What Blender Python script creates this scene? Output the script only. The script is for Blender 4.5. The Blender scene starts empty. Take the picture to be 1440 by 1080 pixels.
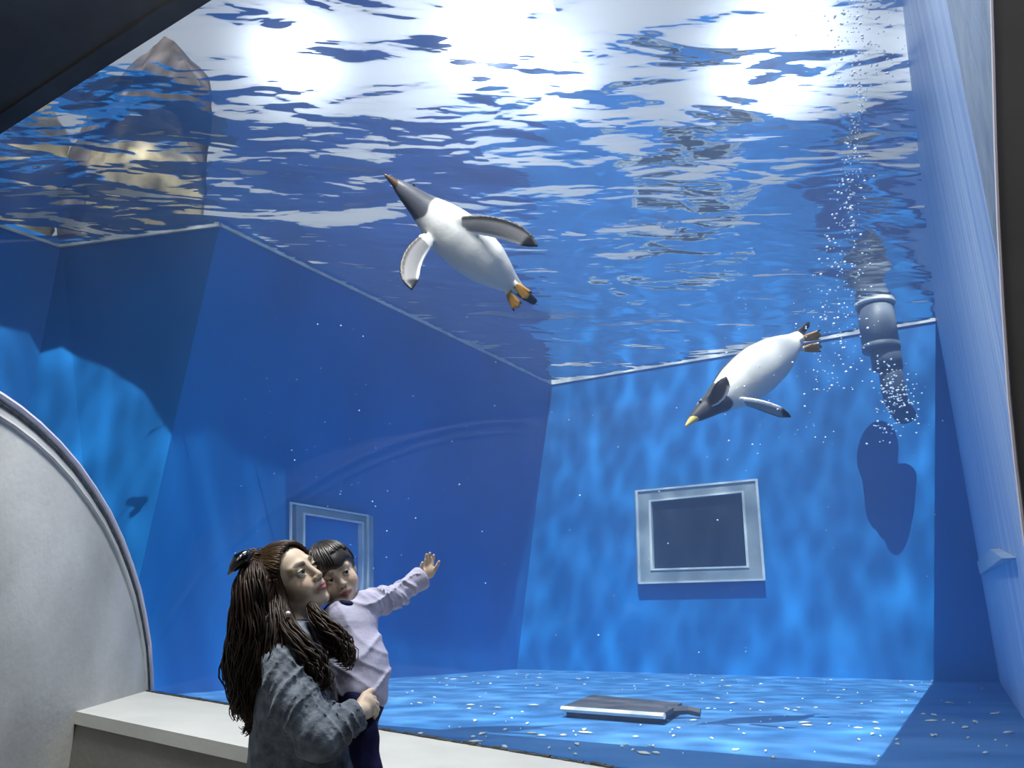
import bpy, bmesh, math, random
import numpy as np
from mathutils import Vector, Matrix
random.seed(7); np.random.seed(7)
scene = bpy.context.scene
COL = scene.collection

# ------------------------------------------------------------------ camera
F_PX = 1100.0
PITCH = math.atan(0.3136)
CAM = np.array([0.0, 0.0, 1.35])
C_R = np.array([1.0, 0.0, 0.0])
C_F = np.array([0.0, math.cos(PITCH), math.sin(PITCH)])
C_U = np.array([0.0, -math.sin(PITCH), math.cos(PITCH)])
cd = bpy.data.cameras.new('camera')
cd.sensor_width = 36.0
cd.lens = 36.0 * F_PX / 1440.0
cd.clip_start = 0.02
cam = bpy.data.objects.new('camera', cd); COL.objects.link(cam)
cam.location = CAM
cam.rotation_euler = (math.pi / 2 + PITCH, 0, 0)
scene.camera = cam

# ------------------------------------------------------------------ colour management
vs = scene.view_settings
vs.view_transform = 'Standard'; vs.look = 'None'; vs.gamma = 1.0
vs.use_curve_mapping = False
vs.exposure = 0.0
scene.cycles.use_denoising = True
scene.cycles.transparent_max_bounces = 16
scene.cycles.max_bounces = 6
scene.cycles.diffuse_bounces = 3
scene.cycles.glossy_bounces = 3
scene.cycles.volume_bounces = 1
scene.cycles.use_adaptive_sampling = True
scene.cycles.adaptive_threshold = 0.03
scene.cycles.sample_clamp_indirect = 4.0

def ray(px, py):
    return C_F + C_R * ((px - 720) / F_PX) + C_U * ((540 - py) / F_PX)
def P(px, py, d):
    """point in the world seen at photo position px,py at camera depth d"""
    return CAM + ray(px, py) * d
def on_z(px, py, z):
    r = ray(px, py); return CAM + r * ((z - CAM[2]) / r[2])
def on_plane(px, py, p0, n):
    r = ray(px, py); return CAM + r * (np.dot(p0 - CAM, n) / np.dot(r, n))
def nrm(v):
    v = np.asarray(v, float); return v / np.linalg.norm(v)

# ------------------------------------------------------------------ world: bright hazy sky with a glow round the sun
SKY_GLOW_DIR = nrm(ray(683, 60))
w = bpy.data.worlds.new('sky'); scene.world = w; w.use_nodes = True
nt = w.node_tree; nt.nodes.clear()
def N(nt, typ, **kw):
    n = nt.nodes.new(typ)
    for k, v in kw.items():
        if k == 'op': n.operation = v
        else: setattr(n, k, v)
    return n
out = N(nt, 'ShaderNodeOutputWorld'); bg = N(nt, 'ShaderNodeBackground')
tc = N(nt, 'ShaderNodeTexCoord')
dot = N(nt, 'ShaderNodeVectorMath', op='DOT_PRODUCT'); dot.inputs[1].default_value = tuple(SKY_GLOW_DIR)
nz = N(nt, 'ShaderNodeVectorMath', op='NORMALIZE')
nt.links.new(tc.outputs['Generated'], nz.inputs[0]); nt.links.new(nz.outputs[0], dot.inputs[0])
mx = N(nt, 'ShaderNodeMath', op='MAXIMUM'); mx.inputs[1].default_value = 0.0
nt.links.new(dot.outputs['Value'], mx.inputs[0])
def lobe(power, gain):
    p = N(nt, 'ShaderNodeMath', op='POWER'); p.inputs[1].default_value = power
    m = N(nt, 'ShaderNodeMath', op='MULTIPLY'); m.inputs[1].default_value = gain
    nt.links.new(mx.outputs[0], p.inputs[0]); nt.links.new(p.outputs[0], m.inputs[0]); return m
SKY_BASE = 0.36
l1, l2, l3 = lobe(10, 0.35), lobe(140, 1.0), lobe(2500, 30.0)
a1 = N(nt, 'ShaderNodeMath', op='ADD'); a2 = N(nt, 'ShaderNodeMath', op='ADD'); a3 = N(nt, 'ShaderNodeMath', op='ADD')
a1.inputs[1].default_value = SKY_BASE
nt.links.new(l1.outputs[0], a1.inputs[0]); nt.links.new(a1.outputs[0], a2.inputs[0]); nt.links.new(l2.outputs[0], a2.inputs[1])
nt.links.new(a2.outputs[0], a3.inputs[0]); nt.links.new(l3.outputs[0], a3.inputs[1])
bg.inputs['Color'].default_value = (0.72, 0.83, 1.0, 1)
last_ = a3
for cpx, cpy, cp, cg in ((1100, 60, 500, 2.6), (1060, 120, 900, 1.6), (415, 80, 900, 2.6), (780, 110, 1500, 2.5), (1340, 60, 700, 1.2)):   # bright cloud edges
    dt_ = N(nt, 'ShaderNodeVectorMath', op='DOT_PRODUCT'); dt_.inputs[1].default_value = tuple(nrm(ray(cpx, cpy)))
    m0 = N(nt, 'ShaderNodeMath', op='MAXIMUM'); m0.inputs[1].default_value = 0.0
    p0_ = N(nt, 'ShaderNodeMath', op='POWER'); p0_.inputs[1].default_value = cp
    ad_ = N(nt, 'ShaderNodeMath', op='MULTIPLY_ADD'); ad_.inputs[1].default_value = cg
    nt.links.new(nz.outputs[0], dt_.inputs[0]); nt.links.new(dt_.outputs['Value'], m0.inputs[0]); nt.links.new(m0.outputs[0], p0_.inputs[0])
    nt.links.new(p0_.outputs[0], ad_.inputs[0]); nt.links.new(last_.outputs[0], ad_.inputs[2]); last_ = ad_
nt.links.new(last_.outputs[0], bg.inputs['Strength']); nt.links.new(bg.outputs[0], out.inputs['Surface'])

# ------------------------------------------------------------------ sunlight: added spot lamp high behind the camera, water ripples put into its beam
SUN_EL = math.radians(62)
SUN = nrm([-0.12 * math.cos(SUN_EL), -0.998 * math.cos(SUN_EL), math.sin(SUN_EL)])
SUN_AIM = np.array([0.5, 7.0, 3.0]); SUN_DIST = 60.0
ld = bpy.data.lights.new('sunlight', 'SPOT')
ld.spot_size = math.radians(22); ld.spot_blend = 0.1; ld.shadow_soft_size = 0.06
SUN_POWER = 300000.0
ld.energy = SUN_POWER; ld.color = (1.0, 0.98, 0.93)
ld.use_nodes = True
lt = ld.node_tree; lt.nodes.clear()
lo = N(lt, 'ShaderNodeOutputLight'); em = N(lt, 'ShaderNodeEmission'); ltc = N(lt, 'ShaderNodeTexCoord')
lm = N(lt, 'ShaderNodeMapping'); lm.inputs['Scale'].default_value = (430, 430, 430)
nse = N(lt, 'ShaderNodeTexNoise'); nse.inputs['Scale'].default_value = 0.9; nse.inputs['Detail'].default_value = 2
mxv = N(lt, 'ShaderNodeMix', data_type='VECTOR'); mxv.inputs[0].default_value = 0.28
vor = N(lt, 'ShaderNodeTexVoronoi', feature='SMOOTH_F1'); vor.inputs['Scale'].default_value = 1.0; vor.inputs['Smoothness'].default_value = 0.5
pw = N(lt, 'ShaderNodeMath', op='POWER'); pw.inputs[1].default_value = 2.6
ml = N(lt, 'ShaderNodeMath', op='MULTIPLY_ADD'); ml.inputs[1].default_value = 2.6; ml.inputs[2].default_value = 0.55
lt.links.new(ltc.outputs['Normal'], lm.inputs['Vector']); lt.links.new(lm.outputs[0], nse.inputs['Vector'])
lt.links.new(lm.outputs[0], mxv.inputs[4]); lt.links.new(nse.outputs['Color'], mxv.inputs[5])
lt.links.new(mxv.outputs[1], vor.inputs['Vector']); lt.links.new(vor.outputs['Distance'], pw.inputs[0])
lt.links.new(pw.outputs[0], ml.inputs[0]); lt.links.new(ml.outputs[0], em.inputs['Strength']); lt.links.new(em.outputs[0], lo.inputs[0])
sun = bpy.data.objects.new('sunlight', ld); COL.objects.link(sun)
sun.location = SUN_AIM + SUN * SUN_DIST
sun.rotation_euler = Vector(-SUN).to_track_quat('-Z', 'Y').to_euler()

# ------------------------------------------------------------------ hall lamps (ceiling lights of the viewing hall, out of frame)
def area(name, loc, aim, size, power, color):
    d = bpy.data.lights.new(name, 'AREA'); d.shape = 'RECTANGLE'; d.size, d.size_y = size
    d.energy = power; d.color = color
    o = bpy.data.objects.new(name, d); COL.objects.link(o); o.location = loc
    o.rotation_euler = Vector(np.asarray(aim, float) - np.asarray(loc, float)).to_track_quat('-Z', 'Y').to_euler(); return o
area('hall_lamp', (-0.7, 2.3, 4.5), (-1.5, 3.2, 1.0), (0.9, 0.4), 145, (1.0, 0.98, 0.93))
area('hall_lamp', (0.5, 0.9, 4.5), (-0.8, 2.4, 1.2), (0.9, 0.4), 35, (0.85, 0.92, 1.0))

# ------------------------------------------------------------------ helpers
def tag(o, label=None, cat=None, group=None, kind=None):
    if label: o['label'] = label
    if cat: o['category'] = cat
    if group: o['group'] = group
    if kind: o['kind'] = kind
    return o
def link(name, me, m=None, parent=None, smooth=False):
    if m is not None: me.materials.append(m)
    if smooth:
        me.polygons.foreach_set('use_smooth', [True] * len(me.polygons))
    o = bpy.data.objects.new(name, me); COL.objects.link(o)
    if parent is not None: o.parent = parent
    return o
def mesh(name, verts, faces):
    me = bpy.data.meshes.new(name); me.from_pydata([tuple(map(float, v)) for v in verts], [], faces); me.update(); return me
def recalc(me):
    b = bmesh.new(); b.from_mesh(me); bmesh.ops.recalc_face_normals(b, faces=b.faces); b.to_mesh(me); b.free(); return me
def prism(lower, upper):
    """closed solid between two loops with the same number of points"""
    n = len(lower); v = list(lower) + list(upper)
    f = [tuple(range(n))[::-1], tuple(range(n, 2 * n))] + [(i, (i + 1) % n, n + (i + 1) % n, n + i) for i in range(n)]
    return recalc(mesh('m', v, f))
def slab(quad, off):
    """solid panel: a face loop given thickness by an offset vector"""
    q = [np.asarray(p, float) for p in quad]; return prism(q, [p + np.asarray(off, float) for p in q])
def add_box(b, c, sx, sy, sz, ax=None):
    ax = ax or (np.array([1., 0, 0]), np.array([0, 1., 0]), np.array([0, 0, 1.]))
    vs_ = []
    for k in (-1, 1):
        for j, i in ((-1, -1), (-1, 1), (1, 1), (1, -1)):
            vs_.append(b.verts.new(np.asarray(c) + ax[0] * i * sx / 2 + ax[1] * j * sy / 2 + ax[2] * k * sz / 2))
    for f in ((3, 2, 1, 0), (4, 5, 6, 7), (0, 1, 5, 4), (1, 2, 6, 5), (2, 3, 7, 6), (3, 0, 4, 7)):
        b.faces.new([vs_[i] for i in f])
def add_tube(b, pts, rad, seg=8, cap=True):
    pts = [np.asarray(p, float) for p in pts]; n = len(pts)
    rad = rad if hasattr(rad, '__len__') else [rad] * n
    t0 = nrm(pts[1] - pts[0]); a = np.array([0, 0, 1.]) if abs(t0[2]) < 0.9 else np.array([1., 0, 0])
    u = nrm(np.cross(t0, a)); rings = []
    for i in range(n):
        t = nrm(pts[min(i + 1, n - 1)] - pts[max(i - 1, 0)])
        u = nrm(u - t * np.dot(u, t)); v = np.cross(t, u)
        rings.append([b.verts.new(pts[i] + (u * math.cos(2 * math.pi * k / seg) + v * math.sin(2 * math.pi * k / seg)) * rad[i]) for k in range(seg)])
    for i in range(n - 1):
        for k in range(seg):
            b.faces.new((rings[i][k], rings[i][(k + 1) % seg], rings[i + 1][(k + 1) % seg], rings[i + 1][k]))
    if cap:
        b.faces.new(rings[0][::-1]); b.faces.new(rings[-1])
def bm_mesh(b):
    me = bpy.data.meshes.new('m'); bmesh.ops.recalc_face_normals(b, faces=b.faces); b.to_mesh(me); b.free(); return me

# ------------------------------------------------------------------ materials
def mat(name, color=(0.5, 0.5, 0.5), rough=0.6, spec=0.5, metal=0.0, noise=0.0, nscale=4.0, stretch=(1, 1, 1), bump=0.0, bscale=20.0, color2=None, coat=0.0, detail=4.0, sharp=None, sheen=0.0):
    m = bpy.data.materials.new(name); m.use_nodes = True
    t = m.node_tree; p = t.nodes['Principled BSDF']
    p.inputs['Roughness'].default_value = rough; p.inputs['Specular IOR Level'].default_value = spec; p.inputs['Metallic'].default_value = metal
    p.inputs['Coat Weight'].default_value = coat; p.inputs['Sheen Weight'].default_value = sheen
    p.inputs['Base Color'].default_value = (*color, 1)
    if noise or color2 is not None or bump:
        g = N(t, 'ShaderNodeTexCoord'); mp = N(t, 'ShaderNodeMapping'); mp.inputs['Scale'].default_value = stretch
        t.links.new(g.outputs['Object'], mp.inputs['Vector'])
    if noise or color2 is not None:
        n = N(t, 'ShaderNodeTexNoise'); n.inputs['Scale'].default_value = nscale; n.inputs['Detail'].default_value = detail
        t.links.new(mp.outputs[0], n.inputs['Vector'])
        r = N(t, 'ShaderNodeValToRGB')
        lo_, hi_ = sharp or (0.3, 0.7)
        r.color_ramp.elements[0].position = lo_; r.color_ramp.elements[1].position = hi_
        c2 = color2 or tuple(min(1, c * (1 + noise)) for c in color); c1 = color if color2 else tuple(c * (1 - noise) for c in color)
        r.color_ramp.elements[0].color = (*c1, 1); r.color_ramp.elements[1].color = (*c2, 1)
        t.links.new(n.outputs['Fac'], r.inputs[0]); t.links.new(r.outputs[0], p.inputs['Base Color'])
    if bump:
        n2 = N(t, 'ShaderNodeTexNoise'); n2.inputs['Scale'].default_value = bscale; n2.inputs['Detail'].default_value = 4
        t.links.new(mp.outputs[0], n2.inputs['Vector'])
        bp = N(t, 'ShaderNodeBump'); bp.inputs['Strength'].default_value = bump; bp.inputs['Distance'].default_value = 0.02
        t.links.new(n2.outputs['Fac'], bp.inputs['Height']); t.links.new(bp.outputs[0], p.inputs['Normal'])
    return m
def attr_mat(name, rough=0.6, spec=0.4, bump=0.0, bscale=60, sss=0.0, coat=0.0):
    """takes its colour from the painted pigment of the mesh"""
    m = bpy.data.materials.new(name); m.use_nodes = True; t = m.node_tree; p = t.nodes['Principled BSDF']
    a = N(t, 'ShaderNodeAttribute'); a.attribute_name = 'pigment'
    t.links.new(a.outputs['Color'], p.inputs['Base Color'])
    p.inputs['Roughness'].default_value = rough; p.inputs['Specular IOR Level'].default_value = spec; p.inputs['Coat Weight'].default_value = coat
    if sss:
        p.inputs['Subsurface Weight'].default_value = sss; p.inputs['Subsurface Radius'].default_value = (0.01, 0.004, 0.002); p.inputs['Subsurface Scale'].default_value = 0.6
    if bump:
        n2 = N(t, 'ShaderNodeTexNoise'); n2.inputs['Scale'].default_value = bscale; n2.inputs['Detail'].default_value = 3
        g = N(t, 'ShaderNodeTexCoord'); t.links.new(g.outputs['Object'], n2.inputs['Vector'])
        bp = N(t, 'ShaderNodeBump'); bp.inputs['Strength'].default_value = bump; bp.inputs['Distance'].default_value = 0.01
        t.links.new(n2.outputs['Fac'], bp.inputs['Height']); t.links.new(bp.outputs[0], p.inputs['Normal'])
    return m

M = {}
BLUE = (0.007, 0.138, 0.43)
M['blue'] = mat('blue_tank_paint', BLUE, 0.45, 0.3, noise=0.16, nscale=0.9, stretch=(1, 1, 0.6), bump=0.15, bscale=6, detail=6)
M['blue_right'] = mat('pale_blue_painted_light', (0.28, 0.44, 0.76), 0.42, 0.4, nscale=3.0, stretch=(4.0, 4.0, 0.12), color2=(0.58, 0.72, 0.93), bump=0.3, bscale=4, detail=6)  # light and its streaks on the right wall are put into the paint colour
M['blue_floor'] = mat('blue_floor_paint', (0.022, 0.135, 0.37), 0.6, 0.3, nscale=2.2, stretch=(0.5, 1.3, 1), color2=(0.07, 0.22, 0.50), bump=0.2, bscale=8, detail=7)
M['trim'] = mat('pale_waterline_strip', (0.55, 0.60, 0.62), 0.5, noise=0.2, nscale=8)
M['concrete'] = mat('grey_plaster', (0.47, 0.48, 0.47), 0.75, 0.3, noise=0.30, nscale=1.3, bump=0.1, bscale=30, detail=5)
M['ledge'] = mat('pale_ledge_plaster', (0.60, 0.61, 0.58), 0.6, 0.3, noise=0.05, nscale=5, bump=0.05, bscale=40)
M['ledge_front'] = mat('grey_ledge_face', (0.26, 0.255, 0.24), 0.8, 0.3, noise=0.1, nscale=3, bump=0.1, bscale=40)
M['dark'] = mat('dark_charcoal_wall', (0.07, 0.074, 0.08), 0.9, 0.1, noise=0.2, nscale=2)
M['brown_dark'] = mat('dark_brown_grey_wall', (0.085, 0.078, 0.078), 0.8, 0.3, noise=0.2, nscale=2)
M['lilac'] = mat('pale_lilac_sealant', (0.60, 0.57, 0.66), 0.5)
M['seal'] = mat('dark_rubber_seal', (0.05, 0.05, 0.05), 0.6, noise=0.6, nscale=30)
M['steel'] = mat('steel_frame', (0.27, 0.34, 0.39), 0.4, 0.5, metal=0.3, noise=0.25, nscale=3)
M['pane_dark'] = mat('dark_window_pane', (0.008, 0.014, 0.025), 0.35, 0.2)
M['rock'] = mat('tan_rock', (0.05, 0.05, 0.05), 0.9, 0.2, nscale=2.5, color2=(0.40, 0.36, 0.24), bump=0.8, bscale=3, detail=6)
M['rock_dark'] = mat('dark_slate_rock', (0.03, 0.03, 0.04), 0.9, 0.2, nscale=1.5, color2=(0.12, 0.11, 0.11), bump=0.8, bscale=3, detail=6)
M['shade_blocker'] = mat('dark_shade_blocker', (0.05, 0.05, 0.07), 0.8, 0.2, noise=0.2)

def water_surface_material():
    m = bpy.data.materials.new('rippled_water_surface'); m.use_nodes = True; t = m.node_tree; t.nodes.clear()
    o = N(t, 'ShaderNodeOutputMaterial'); mixs = N(t, 'ShaderNodeMixShader')
    tr = N(t, 'ShaderNodeBsdfTransparent'); gl = N(t, 'ShaderNodeBsdfGlossy'); gl.inputs['Roughness'].default_value = 0.06
    gl.inputs['Color'].default_value = (0.98, 0.99, 1.0, 1)
    fr = N(t, 'ShaderNodeFresnel'); fr.inputs['IOR'].default_value = 1.22
    tc_ = N(t, 'ShaderNodeTexCoord')
    def noise(scale, stretch, rot, detail, dist):
        mp = N(t, 'ShaderNodeMapping'); mp.inputs['Scale'].default_value = stretch; mp.inputs['Rotation'].default_value = (0, 0, rot)
        n = N(t, 'ShaderNodeTexNoise'); n.inputs['Scale'].default_value = scale; n.inputs['Detail'].default_value = detail; n.inputs['Distortion'].default_value = dist
        n.inputs['Roughness'].default_value = 0.45
        t.links.new(tc_.outputs['Object'], mp.inputs['Vector']); t.links.new(mp.outputs[0], n.inputs['Vector']); return n
    n1 = noise(0.9, (0.8, 1.0, 1), 0.35, 1.0, 0.6)
    n2 = noise(2.2, (0.55, 1.3, 1), -0.25, 2.0, 0.5)
    s = N(t, 'ShaderNodeMath', op='MULTIPLY_ADD'); s.inputs[1].default_value = 0.34
    t.links.new(n2.outputs['Fac'], s.inputs[0]); t.links.new(n1.outputs['Fac'], s.inputs[2])
    bp = N(t, 'ShaderNodeBump'); bp.inputs['Strength'].default_value = 1.0; bp.inputs['Distance'].default_value = 0.17
    n3 = noise(6.5, (0.5, 1.4, 1), 0.1, 2.0, 0.3)
    s3 = N(t, 'ShaderNodeMath', op='MULTIPLY_ADD'); s3.inputs[1].default_value = 0.042
    t.links.new(n3.outputs['Fac'], s3.inputs[0]); t.links.new(s.outputs[0], s3.inputs[2]); s = s3
    sx = N(t, 'ShaderNodeSeparateXYZ'); t.links.new(tc_.outputs['Object'], sx.inputs[0])     # choppier towards the bank on the left
    mr = N(t, 'ShaderNodeMapRange'); mr.inputs['From Min'].default_value = -1.0; mr.inputs['From Max'].default_value = -3.5; mr.inputs['To Min'].default_value = 1.0; mr.inputs['To Max'].default_value = 2.1
    t.links.new(sx.outputs['X'], mr.inputs['Value'])
    hm = N(t, 'ShaderNodeMath', op='MULTIPLY'); t.links.new(s.outputs[0], hm.inputs[0]); t.links.new(mr.outputs[0], hm.inputs[1])
    t.links.new(hm.outputs[0], bp.inputs['Height'])
    t.links.new(bp.outputs[0], fr.inputs['Normal']); t.links.new(bp.outputs[0], gl.inputs['Normal'])
    leak = N(t, 'ShaderNodeMath', op='MULTIPLY'); leak.inputs[1].default_value = 0.95    # ripples finer than the noise let some sky through everywhere
    t.links.new(fr.outputs[0], leak.inputs[0]); t.links.new(leak.outputs[0], mixs.inputs[0]); t.links.new(tr.outputs[0], mixs.inputs[1]); t.links.new(gl.outputs[0], mixs.inputs[2])
    t.links.new(mixs.outputs[0], o.inputs['Surface']); return m
M['water_surface'] = water_surface_material()

def water_volume_material():
    m = bpy.data.materials.new('clear_blue_water'); m.use_nodes = True; t = m.node_tree; t.nodes.clear()
    o = N(t, 'ShaderNodeOutputMaterial'); ad = N(t, 'ShaderNodeAddShader')
    a = N(t, 'ShaderNodeVolumeAbsorption'); a.inputs['Color'].default_value = (0.25, 0.75, 1.0, 1); a.inputs['Density'].default_value = 0.022
    s = N(t, 'ShaderNodeVolumeScatter'); s.inputs['Color'].default_value = (0.62, 0.74, 1.0, 1); s.inputs['Density'].default_value = 0.048; s.inputs['Anisotropy'].default_value = 0.8
    t.links.new(a.outputs[0], ad.inputs[0]); t.links.new(s.outputs[0], ad.inputs[1]); t.links.new(ad.outputs[0], o.inputs['Volume']); return m
M['water'] = water_volume_material()
def acrylic_material():
    m = bpy.data.materials.new('clear_acrylic'); m.use_nodes = True; t = m.node_tree; t.nodes.clear()
    o = N(t, 'ShaderNodeOutputMaterial'); mixs = N(t, 'ShaderNodeMixShader')
    tr = N(t, 'ShaderNodeBsdfTransparent'); gl = N(t, 'ShaderNodeBsdfGlossy'); gl.inputs['Roughness'].default_value = 0.0
    lw = N(t, 'ShaderNodeLayerWeight'); lw.inputs['Blend'].default_value = 0.5
    p5 = N(t, 'ShaderNodeMath', op='POWER'); p5.inputs[1].default_value = 5.0
    sc = N(t, 'ShaderNodeMath', op='MULTIPLY_ADD'); sc.inputs[1].default_value = 0.6; sc.inputs[2].default_value = 0.012
    t.links.new(lw.outputs['Facing'], p5.inputs[0]); t.links.new(p5.outputs[0], sc.inputs[0])
    t.links.new(sc.outputs[0], mixs.inputs[0]); t.links.new(tr.outputs[0], mixs.inputs[1]); t.links.new(gl.outputs[0], mixs.inputs[2])
    t.links.new(mixs.outputs[0], o.inputs['Surface']); return m
M['acrylic'] = acrylic_material()

# ================================================================== LARGE STRUCTURE
Z_S = 5.09       # water surface
Z_F = 0.79       # tank floor
Z_T = 5.16       # top of tank walls
up = np.array([0, 0, 1.0])

# ledge and glass line (the ledge runs very slightly uphill to the far end)
GL = on_z(212, 972, 1.035); GR = on_z(870, 1080, 0.883)
g = nrm(GR - GL)
h = nrm([g[1], -g[0], 0.0])
if h[1] > 0: h = -h                       # h points to the visitors
LN = nrm(np.cross(g, h)); LN = LN if LN[2] > 0 else -LN
LEAN = math.radians(9)
gu = nrm(up * math.cos(LEAN) + h * math.sin(LEAN))
GN = nrm(np.cross(g, gu)); GN = GN if np.dot(GN, h) > 0 else -GN   # towards visitors
def glass(px, py, off=0.0): return on_plane(px, py, GL + GN * off, GN)
def glass_at(s, z, off=0.0):
    """point of the pane at distance s along the sill from GL and height z"""
    p = GL + g * s
    return p + gu * ((z - p[2]) / gu[2]) + GN * off

# tank plan
LB = on_z(775, 540, Z_S); RB = on_z(1317, 450, Z_S); A = on_z(310, 317, Z_S); B = on_z(85, 347, Z_S); Cc = on_z(0, 318, Z_S)
LBf = LB + nrm([LB[0] - RB[0], LB[1] - RB[1], 0]) * 0.66; Af = A + (LBf - LB)
def zz(p, z): return np.array([p[0], p[1], z])
S_R = np.dot(glass(1441, 725) - GL, g)
RFb = glass_at(S_R + 0.10, Z_F); RFt = glass_at(S_R + 0.10, Z_T)
# left end of the pane: where the wall through B and C meets it
def meet(z):
    p = glass_at(0, z); d = (Cc - B)[:2]
    A_ = np.array([d, -g[:2]]).T; t = np.linalg.solve(A_, (p - B)[:2])
    return t[1]
DFb = glass_at(meet(Z_F), Z_F); DFt = glass_at(meet(Z_T), Z_T)
sD = meet(Z_F) - 0.1
def v3_(x, y): return np.array([x, y, 0.0])
def structure(name, me, m, kind='structure', label=None):
    o = link(name, me, m); o['kind'] = kind
    if label: o['label'] = label
    return o
def wall(name, p, q, pf, qf, m, out_dir, th=0.2):
    """upright wall p-q, leaning from its top corners to its floor corners"""
    return structure(name, slab([zz(pf, Z_F - 0.15), zz(qf, Z_F - 0.15), zz(q, Z_T), zz(p, Z_T)], np.asarray(out_dir) * th), m)
def outward(p, q, inside):
    d = nrm(zz(q - p, 0)); n = np.array([d[1], -d[0], 0]); 
    return n if np.dot(n, zz(inside - p, 0)) < 0 else -n
INS = np.array([0.5, 6.5, 0])
WLn = outward(A, LB, INS); WBn = outward(LB, RB, INS); WRn = outward(RB, RFb, INS); WSn = outward(B, A, np.array([-3.0, 5.0, 0])); WCn = outward(DFb, B, np.array([-3.0, 5.0, 0]))
wall('wall_left', A, LB, Af, LBf, M['blue'], WLn)
wall('wall_back', LB, RB, LBf, RB, M['blue'], WBn)
wall('wall_left_corner', B, A, B, Af, M['blue'], WSn)
structure('wall_left_far', slab([zz(DFb, Z_F - .15), zz(B, Z_F - .15), zz(B, Z_T), zz(DFt, Z_T)], WCn * .2), M['blue'])
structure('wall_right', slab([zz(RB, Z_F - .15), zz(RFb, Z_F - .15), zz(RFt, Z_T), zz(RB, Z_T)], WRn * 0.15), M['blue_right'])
fl = [zz(DFb, Z_F), zz(RFb, Z_F), zz(RB, Z_F), zz(LBf, Z_F), zz(Af, Z_F), zz(B, Z_F)]
structure('floor_tank', slab(fl, (0, 0, -0.15)), M['blue_floor'])

# water: the body, and its rippled top
def lift(p, q, z): # on the pane
    return p + (q - p) * ((z - p[2]) / (q[2] - p[2]))
top = [lift(DFb, DFt, Z_S - .004), lift(RFb, RFt, Z_S - .004)] + [zz(p, Z_S - .004) for p in (RB, LB, A, B)]
bot = [zz(p, Z_F + .003) for p in fl]
cen = sum(top) / len(top)
ins = lambda L: [zz(cen + (p - cen) * 0.998, p[2]) for p in L]
structure('water', prism(ins(bot), ins(top)), M['water'])
structure('water_surface', mesh('m', [zz(p, Z_S) for p in top], [tuple(range(len(top)))]), M['water_surface'])

# pale strip round the tank at the waterline
k = 0
for p, q, n in ((A, LB, WLn), (LB, RB, WBn), (B, A, WSn), (DFt, B, WCn), (RB, RFt, WRn)):
    k += 1; b = bmesh.new()
    d = nrm(zz(q - p, 0)); L = np.linalg.norm(zz(q - p, 0)); c = zz((p + q) / 2, Z_S + 0.0) - n * 0.01
    if k == 5: continue
    add_box(b, c, L, 0.02, 0.035, (d, n, up)); structure('trim_%d' % k, bm_mesh(b), M['trim'])

# acrylic pane, its seal and the wall above it
Z_SOFFIT = 4.81
s0, s1 = sD, S_R + 0.06
def pane_pt(s, z, o): return glass_at(s, z, o)
gl_quad = [GL + g * s0 - gu * 0.05, GL + g * s1 - gu * 0.05, glass_at(s1, Z_SOFFIT + .1), glass_at(s0, Z_SOFFIT + .1)]
structure('window_1', slab([p + GN * 0.0 for p in gl_quad], GN * 0.012), M['acrylic'])
structure('wall_above_window', slab([glass_at(s0 - 1, Z_SOFFIT, .01), glass_at(s1 + 1.5, Z_SOFFIT, .01), glass_at(s1 + 1.5, Z_T + .15, .01), glass_at(s0 - 1, Z_T + .15, .01)], GN * 0.12), M['dark'])
structure('wall_below_window', slab([zz(GL + g * (s0 - .5), Z_F - .3), zz(GL + g * (s1 + .5), Z_F - .3), GL + g * (s1 + .5) - gu * .005, GL + g * (s0 - .5) - gu * .005], -h * 0.06), M['blue'])
b = bmesh.new()
for i in range(150):
    s = -0.02 + i * (S_R + .1) / 149; q = GL + g * s + GN * 0.02
    add_box(b, q + gu * (0.002 + 0.004 * random.random()) , 0.03 * random.uniform(.7, 1.2), 0.018 * random.uniform(.6, 1.2), 0.012 * random.uniform(.6, 1.4), (g, GN, gu))
structure('trim_6', bm_mesh(b), M['seal'])

# ledge
LP0 = on_plane(105, 1000, GL, LN); LP1 = on_plane(365, 1055, GL, LN)
fw = max(np.dot(LP0 - GL, h), np.dot(LP1 - GL, h)); fw0 = np.dot(LP0 - GL, h); fw1 = np.dot(LP1 - GL, h)
FWd = nrm(LP1 - LP0)
def front(s):   # point of the ledge's front edge abreast of s
    return LP0 + FWd * (s - np.dot(LP0 - GL, g)) / np.dot(FWd, g)
sA, sB = -0.9, S_R + 1.2
lq = [GL + g * sA - gu * 0 , GL + g * sB, front(sB), front(sA)]
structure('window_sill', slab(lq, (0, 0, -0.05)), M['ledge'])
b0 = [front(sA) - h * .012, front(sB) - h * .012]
structure('wall_ledge_front', slab([b0[0] - up * .05, b0[1] - up * .05, zz(b0[1], 0), zz(b0[0], 0)], -h * 0.3), M['ledge_front'])

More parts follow.
